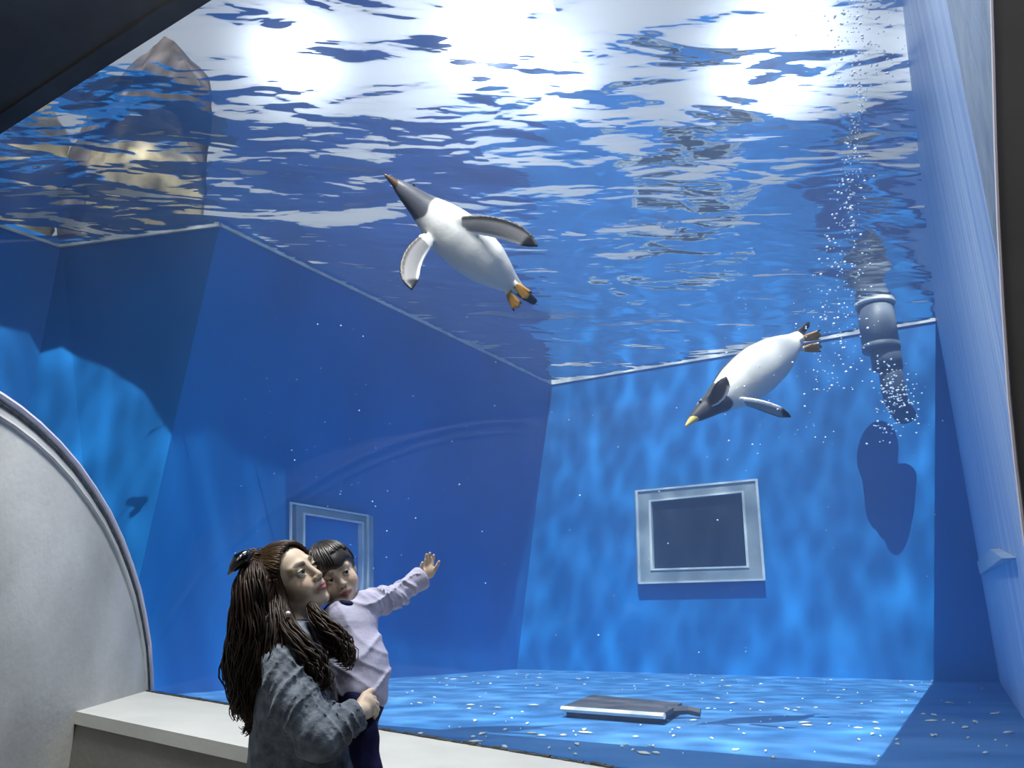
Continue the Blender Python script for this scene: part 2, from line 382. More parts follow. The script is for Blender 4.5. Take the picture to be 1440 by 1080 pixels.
# rounded side wall on the left
W0 = on_plane(108, 1000, GL, LN); W1 = on_plane(208, 971, GL, LN)
wd = nrm(zz(W1 - W0, 0)); wn = np.array([wd[1], -wd[0], 0.0])
if np.dot(wn, np.array([1, 0, 0])) < 0: wn = -wn
apx = [(213, 975), (212, 945), (209, 905), (203, 868), (195, 830), (184, 795), (170, 758), (152, 720), (131, 686), (107, 652), (80, 621), (52, 594), (25, 572), (0, 555), (-30, 537), (-70, 518), (-120, 500), (-180, 487)]
arc = [on_plane(x, y, W0, wn) for x, y in apx]
last = arc[-1]
poly = [zz(arc[0], 0)] + arc + [last - wd * 2.5, zz(last - wd * 2.5, 0)]
structure('wall_side', slab(poly, -wn * 2.2), M['concrete'])
def strip(name, off, rad, m, push):
    pts = []
    for i, p in enumerate(arc):
        t = nrm(arc[min(i + 1, len(arc) - 1)] - arc[max(i - 1, 0)]); nn = nrm(np.cross(wn, t)); nn = nn if nn[2] < 0.0 or i < 2 else -nn
        pts.append((p, t))
    cl = np.mean(arc, axis=0)
    q = []
    for p, t in pts:
        nn = np.cross(wn, t); nn = nn if np.dot(nn, (cl - up * 0.8) - p) > 0 else -nn
        q.append(p + nn * off + wn * push)
    b = bmesh.new(); add_tube(b, q, rad, 8); structure(name, bm_mesh(b), m)
strip('trim_7', 0.004, 0.013, M['lilac'], 0.004)
strip('trim_8', 0.030, 0.011, M['seal'], -0.004)
strip('trim_9', 0.075, 0.012, M['concrete'], 0.0)

# dark soffit, right jamb and the rest of the hall
sf = [glass_at(s0 - 1, Z_SOFFIT, 0.0), glass_at(s1 + 1.5, Z_SOFFIT, 0.0)]
structure('ceiling', slab([sf[0], sf[1], np.array([5.0, -4.3, Z_SOFFIT]), np.array([-7.5, -4.3, Z_SOFFIT])], (0, 0, 0.25)), M['dark'])
epx = [(1394, -70), (1397, 0), (1400, 100), (1403, 220), (1407, 330), (1413, 440), (1421, 560), (1430, 650), (1440, 735), (1453, 830), (1470, 930), (1490, 1030)]
edge = [glass(x, y, 0.03) for x, y in epx]
far_ = [e + g * 1.6 for e in edge]
v = edge + far_; n = len(edge)
me = mesh('m', v + [p + GN * 0.10 for p in v], [(i, i + 1, n + i + 1, n + i) for i in range(n - 1)] + [(2 * n + i, 3 * n + i, 3 * n + i + 1, 2 * n + i + 1) for i in range(n - 1)] + [(i, 2 * n + i, 2 * n + i + 1, i + 1) for i in range(n - 1)] + [(n + i, n + i + 1, 3 * n + i + 1, 3 * n + i) for i in range(n - 1)] + [(0, n, 3 * n, 2 * n), (n - 1, 3 * n - 1, 4 * n - 1, 2 * n - 1)])
structure('wall_right_jamb', recalc(me), M['brown_dark'])
b = bmesh.new(); add_tube(b, [e + GN * 0.10 - g * 0.004 for e in edge], 0.0055, 6); structure('trim_10', bm_mesh(b), M['lilac'])
structure('floor', slab([(-8, -4.3, 0), (5, -4.3, 0), (5, 7, 0), (-8, 7, 0)], (0, 0, -0.1)), M['ledge_front'])
structure('wall_hall_back', slab([(-8, -4.3, 0), (5, -4.3, 0), (5, -4.3, 4.9), (-8, -4.3, 4.9)], (0, -0.15, 0)), M['dark'])
structure('wall_hall_right', slab([(2.6, -4.3, 0), (2.6, 3.0, 0), (2.6, 3.0, 4.9), (2.6, -4.3, 4.9)], (0.15, 0, 0)), M['dark'])
structure('wall_hall_left', slab([(-7.0, -4.3, 0), (-7.0, 7, 0), (-7.0, 7, 4.9), (-7.0, -4.3, 4.9)], (-0.15, 0, 0)), M['dark'])

structure('floor_bank', slab([zz(p, Z_T - .14) for p in (LB + WLn * .22 + v3_(0, .3), A + WLn * .22, B + WSn * .22, B + v3_(-7, 1.0), B + v3_(-7, 14), LB + v3_(0, 9))], (0, 0, .14)), M['concrete'])
# unseen slab added high over the pool, outline shaped to shade the left wall
def on_wall(px, py, p, n): return on_plane(px, py, p, n)
LP = np.asarray(sun.location)
WLn3 = nrm(np.cross(zz(LB, Z_S) - zz(A, Z_S), zz(LBf, Z_F) - zz(LB, Z_S)))
WSn3 = WSn
Z_R = 12.5
rp = []
for x, y, wl in ((-60, 330, 2), (78, 377, 1), (200, 362, 1), (303, 351, 1), (420, 404, 0), (600, 489, 0), (777, 573, 0), (757, 680, 0), (742, 760, 0), (722, 860, 0), (700, 925, 0), (620, 930, 0), (520, 905, 0), (405, 852, 0), (402, 708, 0), (440, 690, 0), (400, 672, 0), (340, 650, 0), (300, 610, 0), (240, 585, 1), (200, 530, 1), (150, 500, 1), (110, 487, 1), (86, 478, 1), (40, 468, 2), (-60, 450, 2)):
    p = on_wall(x, y, LB, WLn3) if wl == 0 else on_wall(x, y, A, WSn3) if wl == 1 else on_wall(x, y, B, WCn)
    d = LP - p; rp.append(p + d * ((Z_R - p[2]) / d[2]))
structure('shade_blocker', slab(rp, (0, 0, 0.18)), M['shade_blocker'])
# ================================================================== implicit-surface mesher for rounded bodies
def v3(*a): return np.array(a, float)
def f_capsule(p, a, b, ra, rb=None):
    rb = ra if rb is None else rb
    a = np.asarray(a, float); ba = np.asarray(b, float) - a
    hh = np.clip(((p - a) @ ba) / max(ba @ ba, 1e-9), 0, 1)
    return np.linalg.norm(p - a - hh[:, None] * ba, axis=1) - (ra + (rb - ra) * hh)
def f_ellipsoid(p, c, r, ax=None):
    q = p - np.asarray(c, float)
    if ax is not None: q = q @ np.asarray(ax).T
    r = np.asarray(r, float)
    k0 = np.linalg.norm(q / r, axis=1); k1 = np.linalg.norm(q / (r * r), axis=1)
    return k0 * (k0 - 1) / np.maximum(k1, 1e-6)
def smin(a, b, k):
    hh = np.clip(0.5 + 0.5 * (b - a) / k, 0, 1); return b + (a - b) * hh - k * hh * (1 - hh)
def smax(a, b, k): return -smin(-a, -b, k)
def f_chain(p, pts, rad, k=0.0):
    d = None
    for i in range(len(pts) - 1):
        e = f_capsule(p, pts[i], pts[i + 1], rad[i], rad[i + 1]); d = e if d is None else (np.minimum(d, e) if k <= 0 else smin(d, e, k))
    return d
def sdf_mesh(f, lo, hi, res, slack=1.35, blk=8):
    lo = np.asarray(lo, float); hi = np.asarray(hi, float)
    nb = np.ceil((hi - lo) / (res * blk)).astype(int); n = nb * blk
    bi = np.stack(np.meshgrid(*[np.arange(k) for k in nb], indexing='ij'), -1).reshape(-1, 3)
    d = f(lo + (bi * blk + (blk - 1) / 2) * res)
    act = np.abs(d) < blk * res * 0.87 * slack + res
    V = np.where(d < 0, -1.0, 1.0).astype(np.float32).reshape(nb)
    V = V.repeat(blk, 0).repeat(blk, 1).repeat(blk, 2)
    li = np.stack(np.meshgrid(*[np.arange(blk)] * 3, indexing='ij'), -1).reshape(-1, 3)
    ab = bi[act]
    for i in range(0, len(ab), 500):
        idx = (ab[i:i + 500, None, :] * blk + li[None]).reshape(-1, 3)
        V[idx[:, 0], idx[:, 1], idx[:, 2]] = f(lo + idx * res)
    S = V < 0
    cs = [S[i:n[0] - 1 + i, j:n[1] - 1 + j, k:n[2] - 1 + k] for i in (0, 1) for j in (0, 1) for k in (0, 1)]
    any_ = cs[0].copy(); all_ = cs[0].copy()
    for c in cs[1:]: any_ |= c; all_ &= c
    cells = np.argwhere(any_ & ~all_)
    corner = np.array([(i, j, k) for i in (0, 1) for j in (0, 1) for k in (0, 1)])
    val = np.stack([V[cells[:, 0] + c[0], cells[:, 1] + c[1], cells[:, 2] + c[2]] for c in corner], 1).astype(float)
    acc = np.zeros((len(cells), 3)); cnt = np.zeros(len(cells))
    for a in range(8):
        for b_ in range(a + 1, 8):
            if np.abs(corner[a] - corner[b_]).sum() != 1: continue
            m_ = (val[:, a] < 0) != (val[:, b_] < 0)
            t = np.where(m_, val[:, a] / np.where(m_, val[:, a] - val[:, b_], 1), 0)
            acc += np.where(m_[:, None], corner[a] + t[:, None] * (corner[b_] - corner[a]), 0); cnt += m_
    verts = lo + (cells + acc / cnt[:, None]) * res
    ids = -np.ones(tuple(n - 1), np.int64); ids[cells[:, 0], cells[:, 1], cells[:, 2]] = np.arange(len(cells))
    quads = []
    for ax in range(3):
        o1, o2 = [(1, 2), (2, 0), (0, 1)][ax]
        sl0 = [slice(None)] * 3; sl1 = [slice(None)] * 3
        sl0[ax] = slice(0, n[ax] - 1); sl1[ax] = slice(1, n[ax])
        e = np.argwhere(S[tuple(sl0)] != S[tuple(sl1)])
        e = e[(e[:, o1] >= 1) & (e[:, o2] >= 1) & (e[:, o1] < n[o1] - 1) & (e[:, o2] < n[o2] - 1)]
        neg = S[e[:, 0], e[:, 1], e[:, 2]]
        d1 = np.zeros(3, int); d1[o1] = 1; d2 = np.zeros(3, int); d2[o2] = 1
        q = [e - d1 - d2, e - d2, e, e - d1]
        q = np.stack([ids[c[:, 0], c[:, 1], c[:, 2]] for c in q], 1)
        q[~neg] = q[~neg][:, ::-1]; quads.append(q)
    q = np.concatenate(quads); q = q[(q >= 0).all(1)]
    for _ in range(2):      # light smoothing
        s_ = np.zeros_like(verts); c_ = np.zeros(len(verts))
        for i in range(4):
            np.add.at(s_, q[:, i], verts[q[:, (i + 1) % 4]]); np.add.at(c_, q[:, i], 1)
            np.add.at(s_, q[:, i], verts[q[:, (i + 3) % 4]]); np.add.at(c_, q[:, i], 1)
        verts = verts * 0.6 + 0.4 * s_ / np.maximum(c_, 1)[:, None]
    return verts, q
def np_mesh(verts, quads, smooth=True, pigment=None):
    me = bpy.data.meshes.new('m'); k = quads.shape[1]
    me.vertices.add(len(verts)); me.vertices.foreach_set('co', np.asarray(verts, np.float32).ravel())
    me.loops.add(quads.size); me.loops.foreach_set('vertex_index', quads.astype(np.int32).ravel())
    me.polygons.add(len(quads)); me.polygons.foreach_set('loop_start', np.arange(0, quads.size, k, dtype=np.int32))
    me.update(calc_edges=True); me.validate()
    if smooth: me.polygons.foreach_set('use_smooth', np.ones(len(me.polygons), bool))
    if pigment is not None:
        a = me.color_attributes.new('pigment', 'FLOAT_COLOR', 'POINT')
        a.data.foreach_set('color', np.concatenate([pigment, np.ones((len(pigment), 1))], 1).astype(np.float32).ravel())
    return me
def empty(name, loc):
    o = bpy.data.objects.new(name, None); COL.objects.link(o); o.location = loc; o.empty_display_size = 0.1; return o
def child(name, me, m, root, smooth=False):
    """mesh given in world coordinates, hung under its thing"""
    off = np.array(root.matrix_world.translation if root.parent is None else root.location, float)
    r = root
    tot = np.zeros(3)
    while r is not None:
        tot += np.array(r.location, float); r = r.parent
    me.transform(Matrix.Translation(Vector(-tot)))
    return link(name, me, m, root, smooth)
def smoothstep(a, b_, x):
    t = np.clip((x - a) / (b_ - a), 0, 1); return t * t * (3 - 2 * t)

# ================================================================== THINGS IN THE TANK
WBn3 = nrm(np.cross(zz(RB, Z_S) - zz(LB, Z_S), zz(RB, Z_F) - zz(RB, Z_S)))
if WBn3[1] > 0: WBn3 = -WBn3            # into the water
WLi = WLn3 if np.dot(WLn3, INS - A) > 0 else -WLn3
def ring_quads(b, o, i, n, th):
    """flat picture-frame solid between outer loop o and inner loop i, thickness th along n"""
    O0 = [b.verts.new(p) for p in o]; I0 = [b.verts.new(p) for p in i]
    O1 = [b.verts.new(np.asarray(p) + n * th) for p in o]; I1 = [b.verts.new(np.asarray(p) + n * th) for p in i]
    for k in range(4):
        j = (k + 1) % 4
        b.faces.new((O1[k], O1[j], I1[j], I1[k])); b.faces.new((O0[k], I0[k], I0[j], O0[j]))
        b.faces.new((O0[k], O0[j], O1[j], O1[k])); b.faces.new((I0[k], I1[k], I1[j], I0[j]))
def quad_at(px, p0, n, off): return [on_plane(x, y, p0 + n * off, n) for x, y in px]
def shrink(q, f):
    c = sum(q) / 4; return [c + (p - c) * f for p in q]
def tank_window(num, outer, inner, p0, n, pane_mat, label):
    root = structure('window_%d' % num, bm_frame(outer, inner, p0, n), M['steel'], label=label)
    iq = quad_at(inner, p0, n, 0.03)
    me = slab(shrink(iq, 1.02), n * 0.012); o = link('pane', me, pane_mat, root)
    # raised lip round the outside
    b = bmesh.new(); oq = quad_at(outer, p0, n, 0.10)
    ring_quads(b, shrink(oq, 1.02), shrink(oq, 0.982), n, 0.02); link('lip', bm_mesh(b), M['lip'], root)
    b = bmesh.new(); ring_quads(b, shrink(iq, 1.035), shrink(iq, 0.985), n, 0.085); link('inner_lip', bm_mesh(b), M['lip'], root)
    return root
def bm_frame(outer, inner, p0, n):
    b = bmesh.new(); ring_quads(b, quad_at(outer, p0, n, 0.0), quad_at(inner, p0, n, 0.0), n, 0.10); return bm_mesh(b)
M['lip'] = mat('pale_steel_lip', (0.55, 0.64, 0.70), 0.35, 0.5, metal=0.2, noise=0.2, nscale=4)
M['pane_blue'] = mat('blue_lit_pane', (0.01, 0.17, 0.50), 0.10, 0.6, noise=0.15, nscale=1.2)
tank_window(2, [(896, 691), (1064, 675), (1075, 815), (900, 820)], [(917, 706), (1046, 693), (1053, 797), (920, 801)], zz(RB, Z_S), WBn3, M['pane_dark'], 'square viewing window with steel frame and dark pane in back wall')
tank_window(3, [(408, 707), (516, 725), (517, 850), (408, 842)], [(421, 722), (503, 735), (503, 837), (421, 829)], zz(LB, Z_S), WLi, M['pane_blue'], 'viewing window with blue pane in left wall behind the toddler')

# pale fitting on the right wall
WRi = nrm(np.cross(zz(RB, Z_S) - RFt, zz(RB, Z_F) - RFt)); WRi = WRi if np.dot(WRi, INS - RB) > 0 else -WRi
q = quad_at([(1374, 790), (1392, 772), (1409, 785), (1378, 808)], RFt, WRi, 0.03)
M['plate'] = mat('pale_wall_plate', (0.45, 0.58, 0.72), 0.4, noise=0.1)
o = link('wall_plate', slab(q, -WRi * 0.06), M['plate']); tag(o, 'small pale plate fixed low on the right tank wall', 'plate')

# dark cover plate on the tank floor
dp = [on_z(790, 993, Z_F + .07), on_z(833, 977, Z_F + .07), on_z(959, 988, Z_F + .07), on_z(934, 1003, Z_F + .07)]
M['cover'] = mat('dark_rubbery_cover', (0.055, 0.06, 0.075), 0.7, noise=0.3, nscale=6, bump=0.3, bscale=40)
cen = sum(dp) / 4
root = empty('drain_cover', zz(cen, Z_F)); tag(root, 'dark rectangular drain cover lying on the blue tank floor', 'drain cover')
child('plate', slab(dp, (0, 0, -0.03)), M['cover'], root)
inn = shrink(dp, 0.93); child('base', slab([zz(p, Z_F) for p in inn], (0, 0, 0.045)), M['cover'], root)
b = bmesh.new(); ed = [dp[3] + up * -.016, dp[0] + up * -.016]; add_tube(b, [ed[0], (ed[0] + ed[1]) / 2, ed[1]], 0.02, 6); child('edge_strip', bm_mesh(b), M['trim'], root)
b = bmesh.new(); hp = (dp[2] + dp[3]) / 2; add_tube(b, [hp + v3(-.05, 0, -.02), hp + v3(.10, .06, -.02), hp + v3(.18, .03, -.035)], 0.03, 6); child('handle', bm_mesh(b), M['cover'], root)

# stepped pipe hanging into the water
PT = on_z(1230, 429, Z_S - 0.01)
def along(py):     # height of photo row py on the pipe's plumb line
    r = ray(1245, py); return CAM[2] + r[2] / math.hypot(r[0], r[1]) * math.hypot(PT[0] - CAM[0], PT[1] - CAM[1])
M['pipe'] = mat('grey_pipe', (0.11, 0.14, 0.19), 0.5, 0.3, noise=0.15, nscale=3)
root = empty('pipe', zz(PT, Z_S)); tag(root, 'grey stepped pipe hanging down from the water surface by back wall', 'pipe')
ppm = np.linalg.norm(PT - CAM) / F_PX
zA, zB, zC, zD = Z_S + 0.4, along(490), along(518), along(548)
R1, R2, R3 = 21.5 * ppm, 17.5 * ppm, 13.5 * ppm
def vpipe(z0, z1, r0, r1=None, dx=0.0):
    b = bmesh.new(); c = zz(PT, 0) + v3(dx, 0, 0); add_tube(b, [zz(c, z0), zz(c, (z0 + z1) / 2), zz(c, z1)], [r0, (r0 + (r1 or r0)) / 2, r1 or r0], 28); return bm_mesh(b)
child('upper_pipe', vpipe(Z_S + 0.02, zB, R1), M['pipe'], root, True)
child('rim', vpipe(zB + 0.05, zB - 0.02, R1 * 1.03), M['pipe'], root, True)
child('reducer', vpipe(zB, zC, R2, None, .04), M['pipe'], root, True)
b = bmesh.new(); c = zz(PT, 0) + v3(.07, 0, 0)
add_tube(b, [zz(c, zC), zz(c, (zC + zD) / 2), zz(c, zD) + v3(.01, 0.02, 0), zz(c, zD) + v3(.06, .1, -.10), zz(c, zD) + v3(.16, .22, -.16), zz(c, zD) + v3(.30, .42, -.18)], R3, 24); child('elbow', bm_mesh(b), M['pipe'], root, True)
b = bmesh.new(); add_tube(b, [PT + v3(math.cos(a_), math.sin(a_), 0) * R1 * 1.02 for a_ in np.linspace(0, 2 * math.pi, 33)], 0.025, 6, False); child('waterline_ring', bm_mesh(b), M['trim'], root, True)

# bubbles
M['bubble'] = mat('silvery_bubbles', (0.75, 0.85, 0.95), 0.1, 0.8)
ico = bmesh.new(); bmesh.ops.create_icosphere(ico, subdivisions=1, radius=1.0); ICO_V = np.array([v.co[:] for v in ico.verts]); ICO_F = np.array([[v.index for v in f.verts] for f in ico.faces]); ico.free()
def bubbles(spec, label):
    V_, F_ = [], []; n = 0
    for x, y, d, r in spec:
        p = P(x, y, d)
        if p[2] > Z_S - 0.02: continue
        V_.append(ICO_V * r * np.array([1, 1, random.uniform(.7, 1.0)]) + p); F_.append(ICO_F + n); n += len(ICO_V)
    me = np_mesh(np.concatenate(V_), np.concatenate(F_)); o = link('bubbles', me, M['bubble']); tag(o, label, 'bubbles', kind='stuff')
sp = []
for i in range(620):
    y = random.uniform(0, 1) ** 1.15 * 560 - 10
    cx = 1203 - 0.085 * max(0, y - 160) + (8 if y < 160 else 0)
    wd_ = 9 + 5 * math.sin(y * .03) + (16 if y > 330 else 0) + (14 if y < 120 else 0)
    d = 3.9 if y < 140 else 4.8
    sp.append((random.gauss(cx, wd_), y, random.uniform(d - .3, d + .3) if y > 160 else random.uniform(2.9, 3.2), random.choice([.004, .005, .006, .009]) * (1.0 if y > 200 else .7)))
bubbles(sp, 'column of silvery bubbles rising past the tail of the lower penguin')
sp = [(random.gauss(1262 + (y_ - 560) * .2, 16), y_, random.uniform(6.8, 7.4), random.uniform(.006, .013)) for y_ in np.random.normal(555, 24, 150)]
sp += [(random.gauss(1245, 10), y_, random.uniform(6.8, 7.4), random.uniform(.007, .014)) for y_ in np.random.uniform(560, 625, 30)]
bubbles(sp, 'cloud of small bubbles round the lower end of the pipe')
sp = [(random.uniform(1010, 1180), random.uniform(380, 640), random.uniform(4, 8), random.uniform(.003, .007)) for _ in range(60)]
sp += [(random.uniform(330, 720), random.uniform(430, 830), random.uniform(4.2, 8), random.uniform(.003, .006)) for _ in range(80)] + [(random.uniform(760, 1340), random.uniform(560, 920), random.uniform(4.2, 8), random.uniform(.003, .006)) for _ in range(50)]
bubbles(sp, 'specks of small bubbles scattered through the blue water')
# flecks on the tank floor
M['fleck'] = mat('pale_flecks', (0.75, 0.80, 0.70), 0.7)
V_, F_ = [], []
for i in range(230):
    x, y = random.uniform(560, 1430), 948 + 118 * random.random() ** 1.3
    p = on_z(x, y, Z_F + 0.004); a_ = random.uniform(0, 6.28); s_ = random.choice([.006, .009, .012, .022]) * random.uniform(.7, 1.4)
    if np.dot(p - GL, GN) > -0.15 or np.dot(p - RB, WRn) > -0.1 or np.dot(p - RB, WBn) > -0.1 or (770 < x < 985 and 970 < y < 1010): continue
    u_, w_ = v3(math.cos(a_), math.sin(a_), 0) * s_ * 1.6, v3(-math.sin(a_), math.cos(a_), 0) * s_ * .7
    k0 = 8 * len(V_)
    V_.append(np.array([p - u_, p + w_, p + u_ * 1.3, p - w_ * .6, p - u_ * .8 + up * .006, p + w_ * .8 + up * .008, p + u_ + up * .006, p - w_ * .4 + up * .01]))
    F_.append(np.array([[0, 3, 2, 1], [4, 5, 6, 7], [0, 1, 5, 4], [1, 2, 6, 5], [2, 3, 7, 6], [3, 0, 4, 7]]) + k0)
o = link('debris', np_mesh(np.concatenate(V_), np.concatenate(F_), False), M['fleck']); tag(o, 'pale flecks scattered over the blue tank floor', 'debris', kind='stuff')

# rocks on the bank behind the left wall, seen broken up through the ripples
def rock(c, r, seed, label, m='rock'):
    rs = np.random.RandomState(seed); b = bmesh.new(); bmesh.ops.create_icosphere(b, subdivisions=4, radius=1.0)
    dirs = [nrm(rs.normal(size=3)) for _ in range(14)]; offs = rs.uniform(.62, .95, 14)
    for v in b.verts:
        p = np.array(v.co); d = 1.0
        for n_, o_ in zip(dirs, offs):
            t = p @ n_
            if t > o_: d = min(d, o_ / t)
        p = p * d * (1 + .05 * math.sin(9 * p[0] + seed) * math.sin(8 * p[1]) + .03 * math.sin(21 * p[2] + 13 * p[0]))
        v.co = p * np.asarray(r)
    o = link('rock', bm_mesh(b), M[m], None, True); o.location = c; tag(o, label, 'rock', 'rocks on the bank above the pool')
for i, (x, y, d_, r) in enumerate([(-10, 250, 8.75, (.75, .6, 1.3)), (215, 205, 9.5, (.7, .6, 1.3))]):
    p = P(x, y, d_)
    rock(zz(p, Z_T + r[2] * 0.80), r, 5 + i, ['tan rock on the bank at the far left, cut by the dark soffit', 'pale tan rock on the bank in front of the tall dark slate rock'][i])
p = P(190, 170, 9.0); rock(zz(p + v3(-1.0, 2.2, 0), Z_T + 2.1), (1.2, .8, 2.6), 3, 'tall dark slate rock standing on the bank behind the pale tan rock', 'rock_dark')
# ================================================================== PENGUINS
M['plumage'] = attr_mat('penguin_plumage', 0.45, 0.4, bump=0.15, bscale=45)
M['beak_dark'] = mat('dark_orange_beak', (0.06, 0.035, 0.02), 0.35)
M['beak_pale'] = mat('yellowish_beak', (0.62, 0.48, 0.16), 0.35)
M['eye_black'] = mat('black_eye', (0.005, 0.005, 0.006), 0.05, 0.8)
RX = np.array([-.62, -.50, -.44, -.38, -.30, -.20, -.08, .04, .13, .20, .27, .33, .38, .42, .45, .52])
RR = np.array([-.10, -.02, .022, .050, .088, .124, .140, .138, .120, .094, .070, .056, .044, .030, .015, -.05])
xx = np.linspace(-.62, .52, 400); rr = np.interp(xx, RX, RR); ker = np.hanning(31); ker /= ker.sum(); rr = np.convolve(np.pad(rr, 15, 'edge'), ker, 'valid')
def penguin(beak, tail, dorsal, flips, feet_dir, beak_mat, label, throat=.205):
    beak = np.asarray(beak); tail = np.asarray(tail)
    X = nrm(beak - tail); L = np.linalg.norm(beak - tail) ; c = (beak + tail) / 2
    Z = nrm(np.asarray(dorsal) - X * np.dot(dorsal, X)); Y = np.cross(Z, X); AX = np.array([X, Y, Z])
    loc = lambda w: ((np.asarray(w) - c) @ AX.T) / L
    wor = lambda q: c + (np.asarray(q) * L) @ AX
    FL = []
    for root, mid, tip, half, nrmw, leadw in flips:
        r_, m_, t_ = loc(root), loc(mid), loc(tip)
        ss = np.linspace(0, 1, 13)[:, None]; pts = (1 - ss) ** 2 * r_ + 2 * ss * (1 - ss) * (2 * m_ - .5 * r_ - .5 * t_) + ss ** 2 * t_
        FL.append((pts, half, nrm(np.asarray(nrmw) @ AX.T), np.asarray(leadw) @ AX.T))
    def flip_eval(p, F):
        pts, half, nn, ld_ = F; best = np.full(len(p), 1e9); S = np.zeros(len(p)); Cc_ = np.zeros(len(p)); T_ = np.zeros(len(p))
        D_ = np.full(len(p), 1e9)
        for i in range(len(pts) - 1):
            a, b_ = pts[i], pts[i + 1]; ba = b_ - a; h_ = np.clip((p - a) @ ba / (ba @ ba), 0, 1); o = p - a - h_[:, None] * ba
            t_ = nrm(ba); n_ = nrm(nn - t_ * (nn @ t_)); ch = np.cross(n_, t_); ch = ch if ch @ ld_ >= 0 else -ch
            d2 = np.linalg.norm(o, axis=1); m_ = d2 < best; s = (i + h_) / (len(pts) - 1)
            w_ = half * (.55 + .45 * np.sin(np.clip(s * 2.2 + .55, 0, math.pi)) - .62 * np.clip((s - .72) / .28, 0, 1) ** 2)
            th = .015 * (1 - .55 * s)
            cc, tt, al = o @ ch, o @ n_, o @ t_
            dd = (np.sqrt((cc / w_) ** 2 + (tt / th) ** 2 + (al / w_) ** 2) - 1) * th
            best = np.where(m_, d2, best); S = np.where(m_, s, S); Cc_ = np.where(m_, cc / w_, Cc_); T_ = np.where(m_, tt, T_); D_ = np.where(m_, dd, D_)
        return D_, S, Cc_, T_
    fd = nrm(np.asarray(feet_dir, float))
    toes = []
    for sy in (-1, 1):
        ank = v3(-.372, sy * .033, -.034); 
        for k in (-1, 0, 1):
            toes.append((ank, ank + fd * v3(1, 1, 1) * .098 + v3(0, k * .026 + sy * .008, 0)))
    def feet(p):
        d = np.full(len(p), 1e9)
        for i, (a, b_) in enumerate(toes): d = np.minimum(d, f_capsule(p, a, b_, .011, .0075))
        for s in (0, 3):
            ctr = (toes[s][0] + toes[s + 1][1]) / 2 + fd * .018; t_ = fd; y_ = v3(0, 1, 0); n_ = nrm(np.cross(t_, y_)); y_ = np.cross(n_, t_)
            d = smin(d, f_ellipsoid(p, ctr, (.055, .030, .0065), np.array([t_, y_, n_])), .006)
        return d
    def body_only(p):
        R = np.interp(p[:, 0], xx, rr); r = np.sqrt(p[:, 1] ** 2 + (p[:, 2] / .92) ** 2)
        d = (r - R) * .85
        d = smin(d, f_capsule(p * v3(1, 1, 2.2), (-.36, 0, .030), (-.540, 0, .100), .046, .024) * .6, .02)
        return d
    def f(w):
        p = loc(w); d = body_only(p)
        for F in FL: d = smin(d, flip_eval(p, F)[0], .012)
        return np.minimum(d, feet(p)) * L
    ext = [wor(v3(sx, sy, sz)) for sx in (-.55, .47) for sy in (-.17, .17) for sz in (-.17, .17)] + [wor(q) for F in FL for q in F[0]]
    ext = np.array(ext); vs_, q = sdf_mesh(f, ext.min(0) - .08, ext.max(0) + .08, .0065, slack=2.2)
    p = loc(vs_)
    R = np.interp(p[:, 0], xx, rr); rad = np.sqrt(p[:, 1] ** 2 + (p[:, 2] / .92) ** 2)
    ang = p[:, 2] / np.maximum(rad, 1e-4)
    dark = v3(.030, .036, .050); white = v3(.55, .57, .575); head = v3(.060, .068, .090)
    k = smoothstep(.42, .52, ang + .04 * np.sin(p[:, 0] * 25)); col = white[None] * (1 - k[:, None]) + dark * k[:, None]
    hk = smoothstep(throat, throat + .012, p[:, 0] + .25 * p[:, 2] + .015 * np.cos(p[:, 1] * 40)); col = col * (1 - hk[:, None]) + head * hk[:, None]
    # pale patch over each eye
    for sy in (-1, 1):
        e = np.linalg.norm((p - v3(.345, sy * .040, .034)) / v3(.022, .02, .012), axis=1); m_ = 1 - smoothstep(.8, 1.1, e); col = col * (1 - m_[:, None]) + v3(.7, .72, .74) * m_[:, None]
    tk = smoothstep(-.425, -.435, p[:, 0]); col = col * (1 - tk[:, None]) + v3(.02, .02, .025) * tk[:, None]
    out_ = rad > R * 1.03
    for F in FL:
        D_, S, C_, T_ = flip_eval(p, F); m_ = (D_ < .012) & out_ & (np.abs(p[:, 0]) < .4) & (S > .02)
        under = v3(.22, .225, .24); fc = np.repeat(under[None], len(p), 0)
        le = smoothstep(.42, .72, C_) ; fc = fc * (1 - le[:, None]) + v3(.02, .022, .03) * le[:, None]
        te = smoothstep(-.55, -.75, C_); fc = fc * (1 - te[:, None]) + v3(.75, .77, .8) * te[:, None]
        tp = smoothstep(.80, .86, S - .05 * C_); fc = fc * (1 - tp[:, None]) + v3(.015, .017, .024) * tp[:, None]
        tops = smoothstep(.004, .009, T_); fc = fc * (1 - tops[:, None]) + v3(.03, .033, .045) * tops[:, None]
        col = np.where(m_[:, None], fc, col)
    fm = feet(p) < .006; col = np.where((fm & (p[:, 0] < -.385))[:, None], v3(.31, .165, .035), col)
    root = empty('penguin', c); tag(root, label, 'penguin')
    child('body', np_mesh(vs_, q, True, col), M['plumage'], root)
    b = bmesh.new(); n = 9
    pts = [wor(v3(.405 + .095 * t, 0, -.004 - .010 * t * t)) for t in np.linspace(0, 1, n)]; add_tube(b, pts, [L * (.0235 * (1 - t) ** .8 + .0035) for t in np.linspace(0, 1, n)], 12); child('beak', bm_mesh(b), beak_mat, root, True)
    for sy in (-1, 1):
        b = bmesh.new(); bmesh.ops.create_uvsphere(b, u_segments=12, v_segments=8, radius=.0085 * L); me = bm_mesh(b); me.transform(Matrix.Translation(Vector(wor(v3(.352, sy * .050, .014))))); child('eye', me, M['eye_black'], root, True)
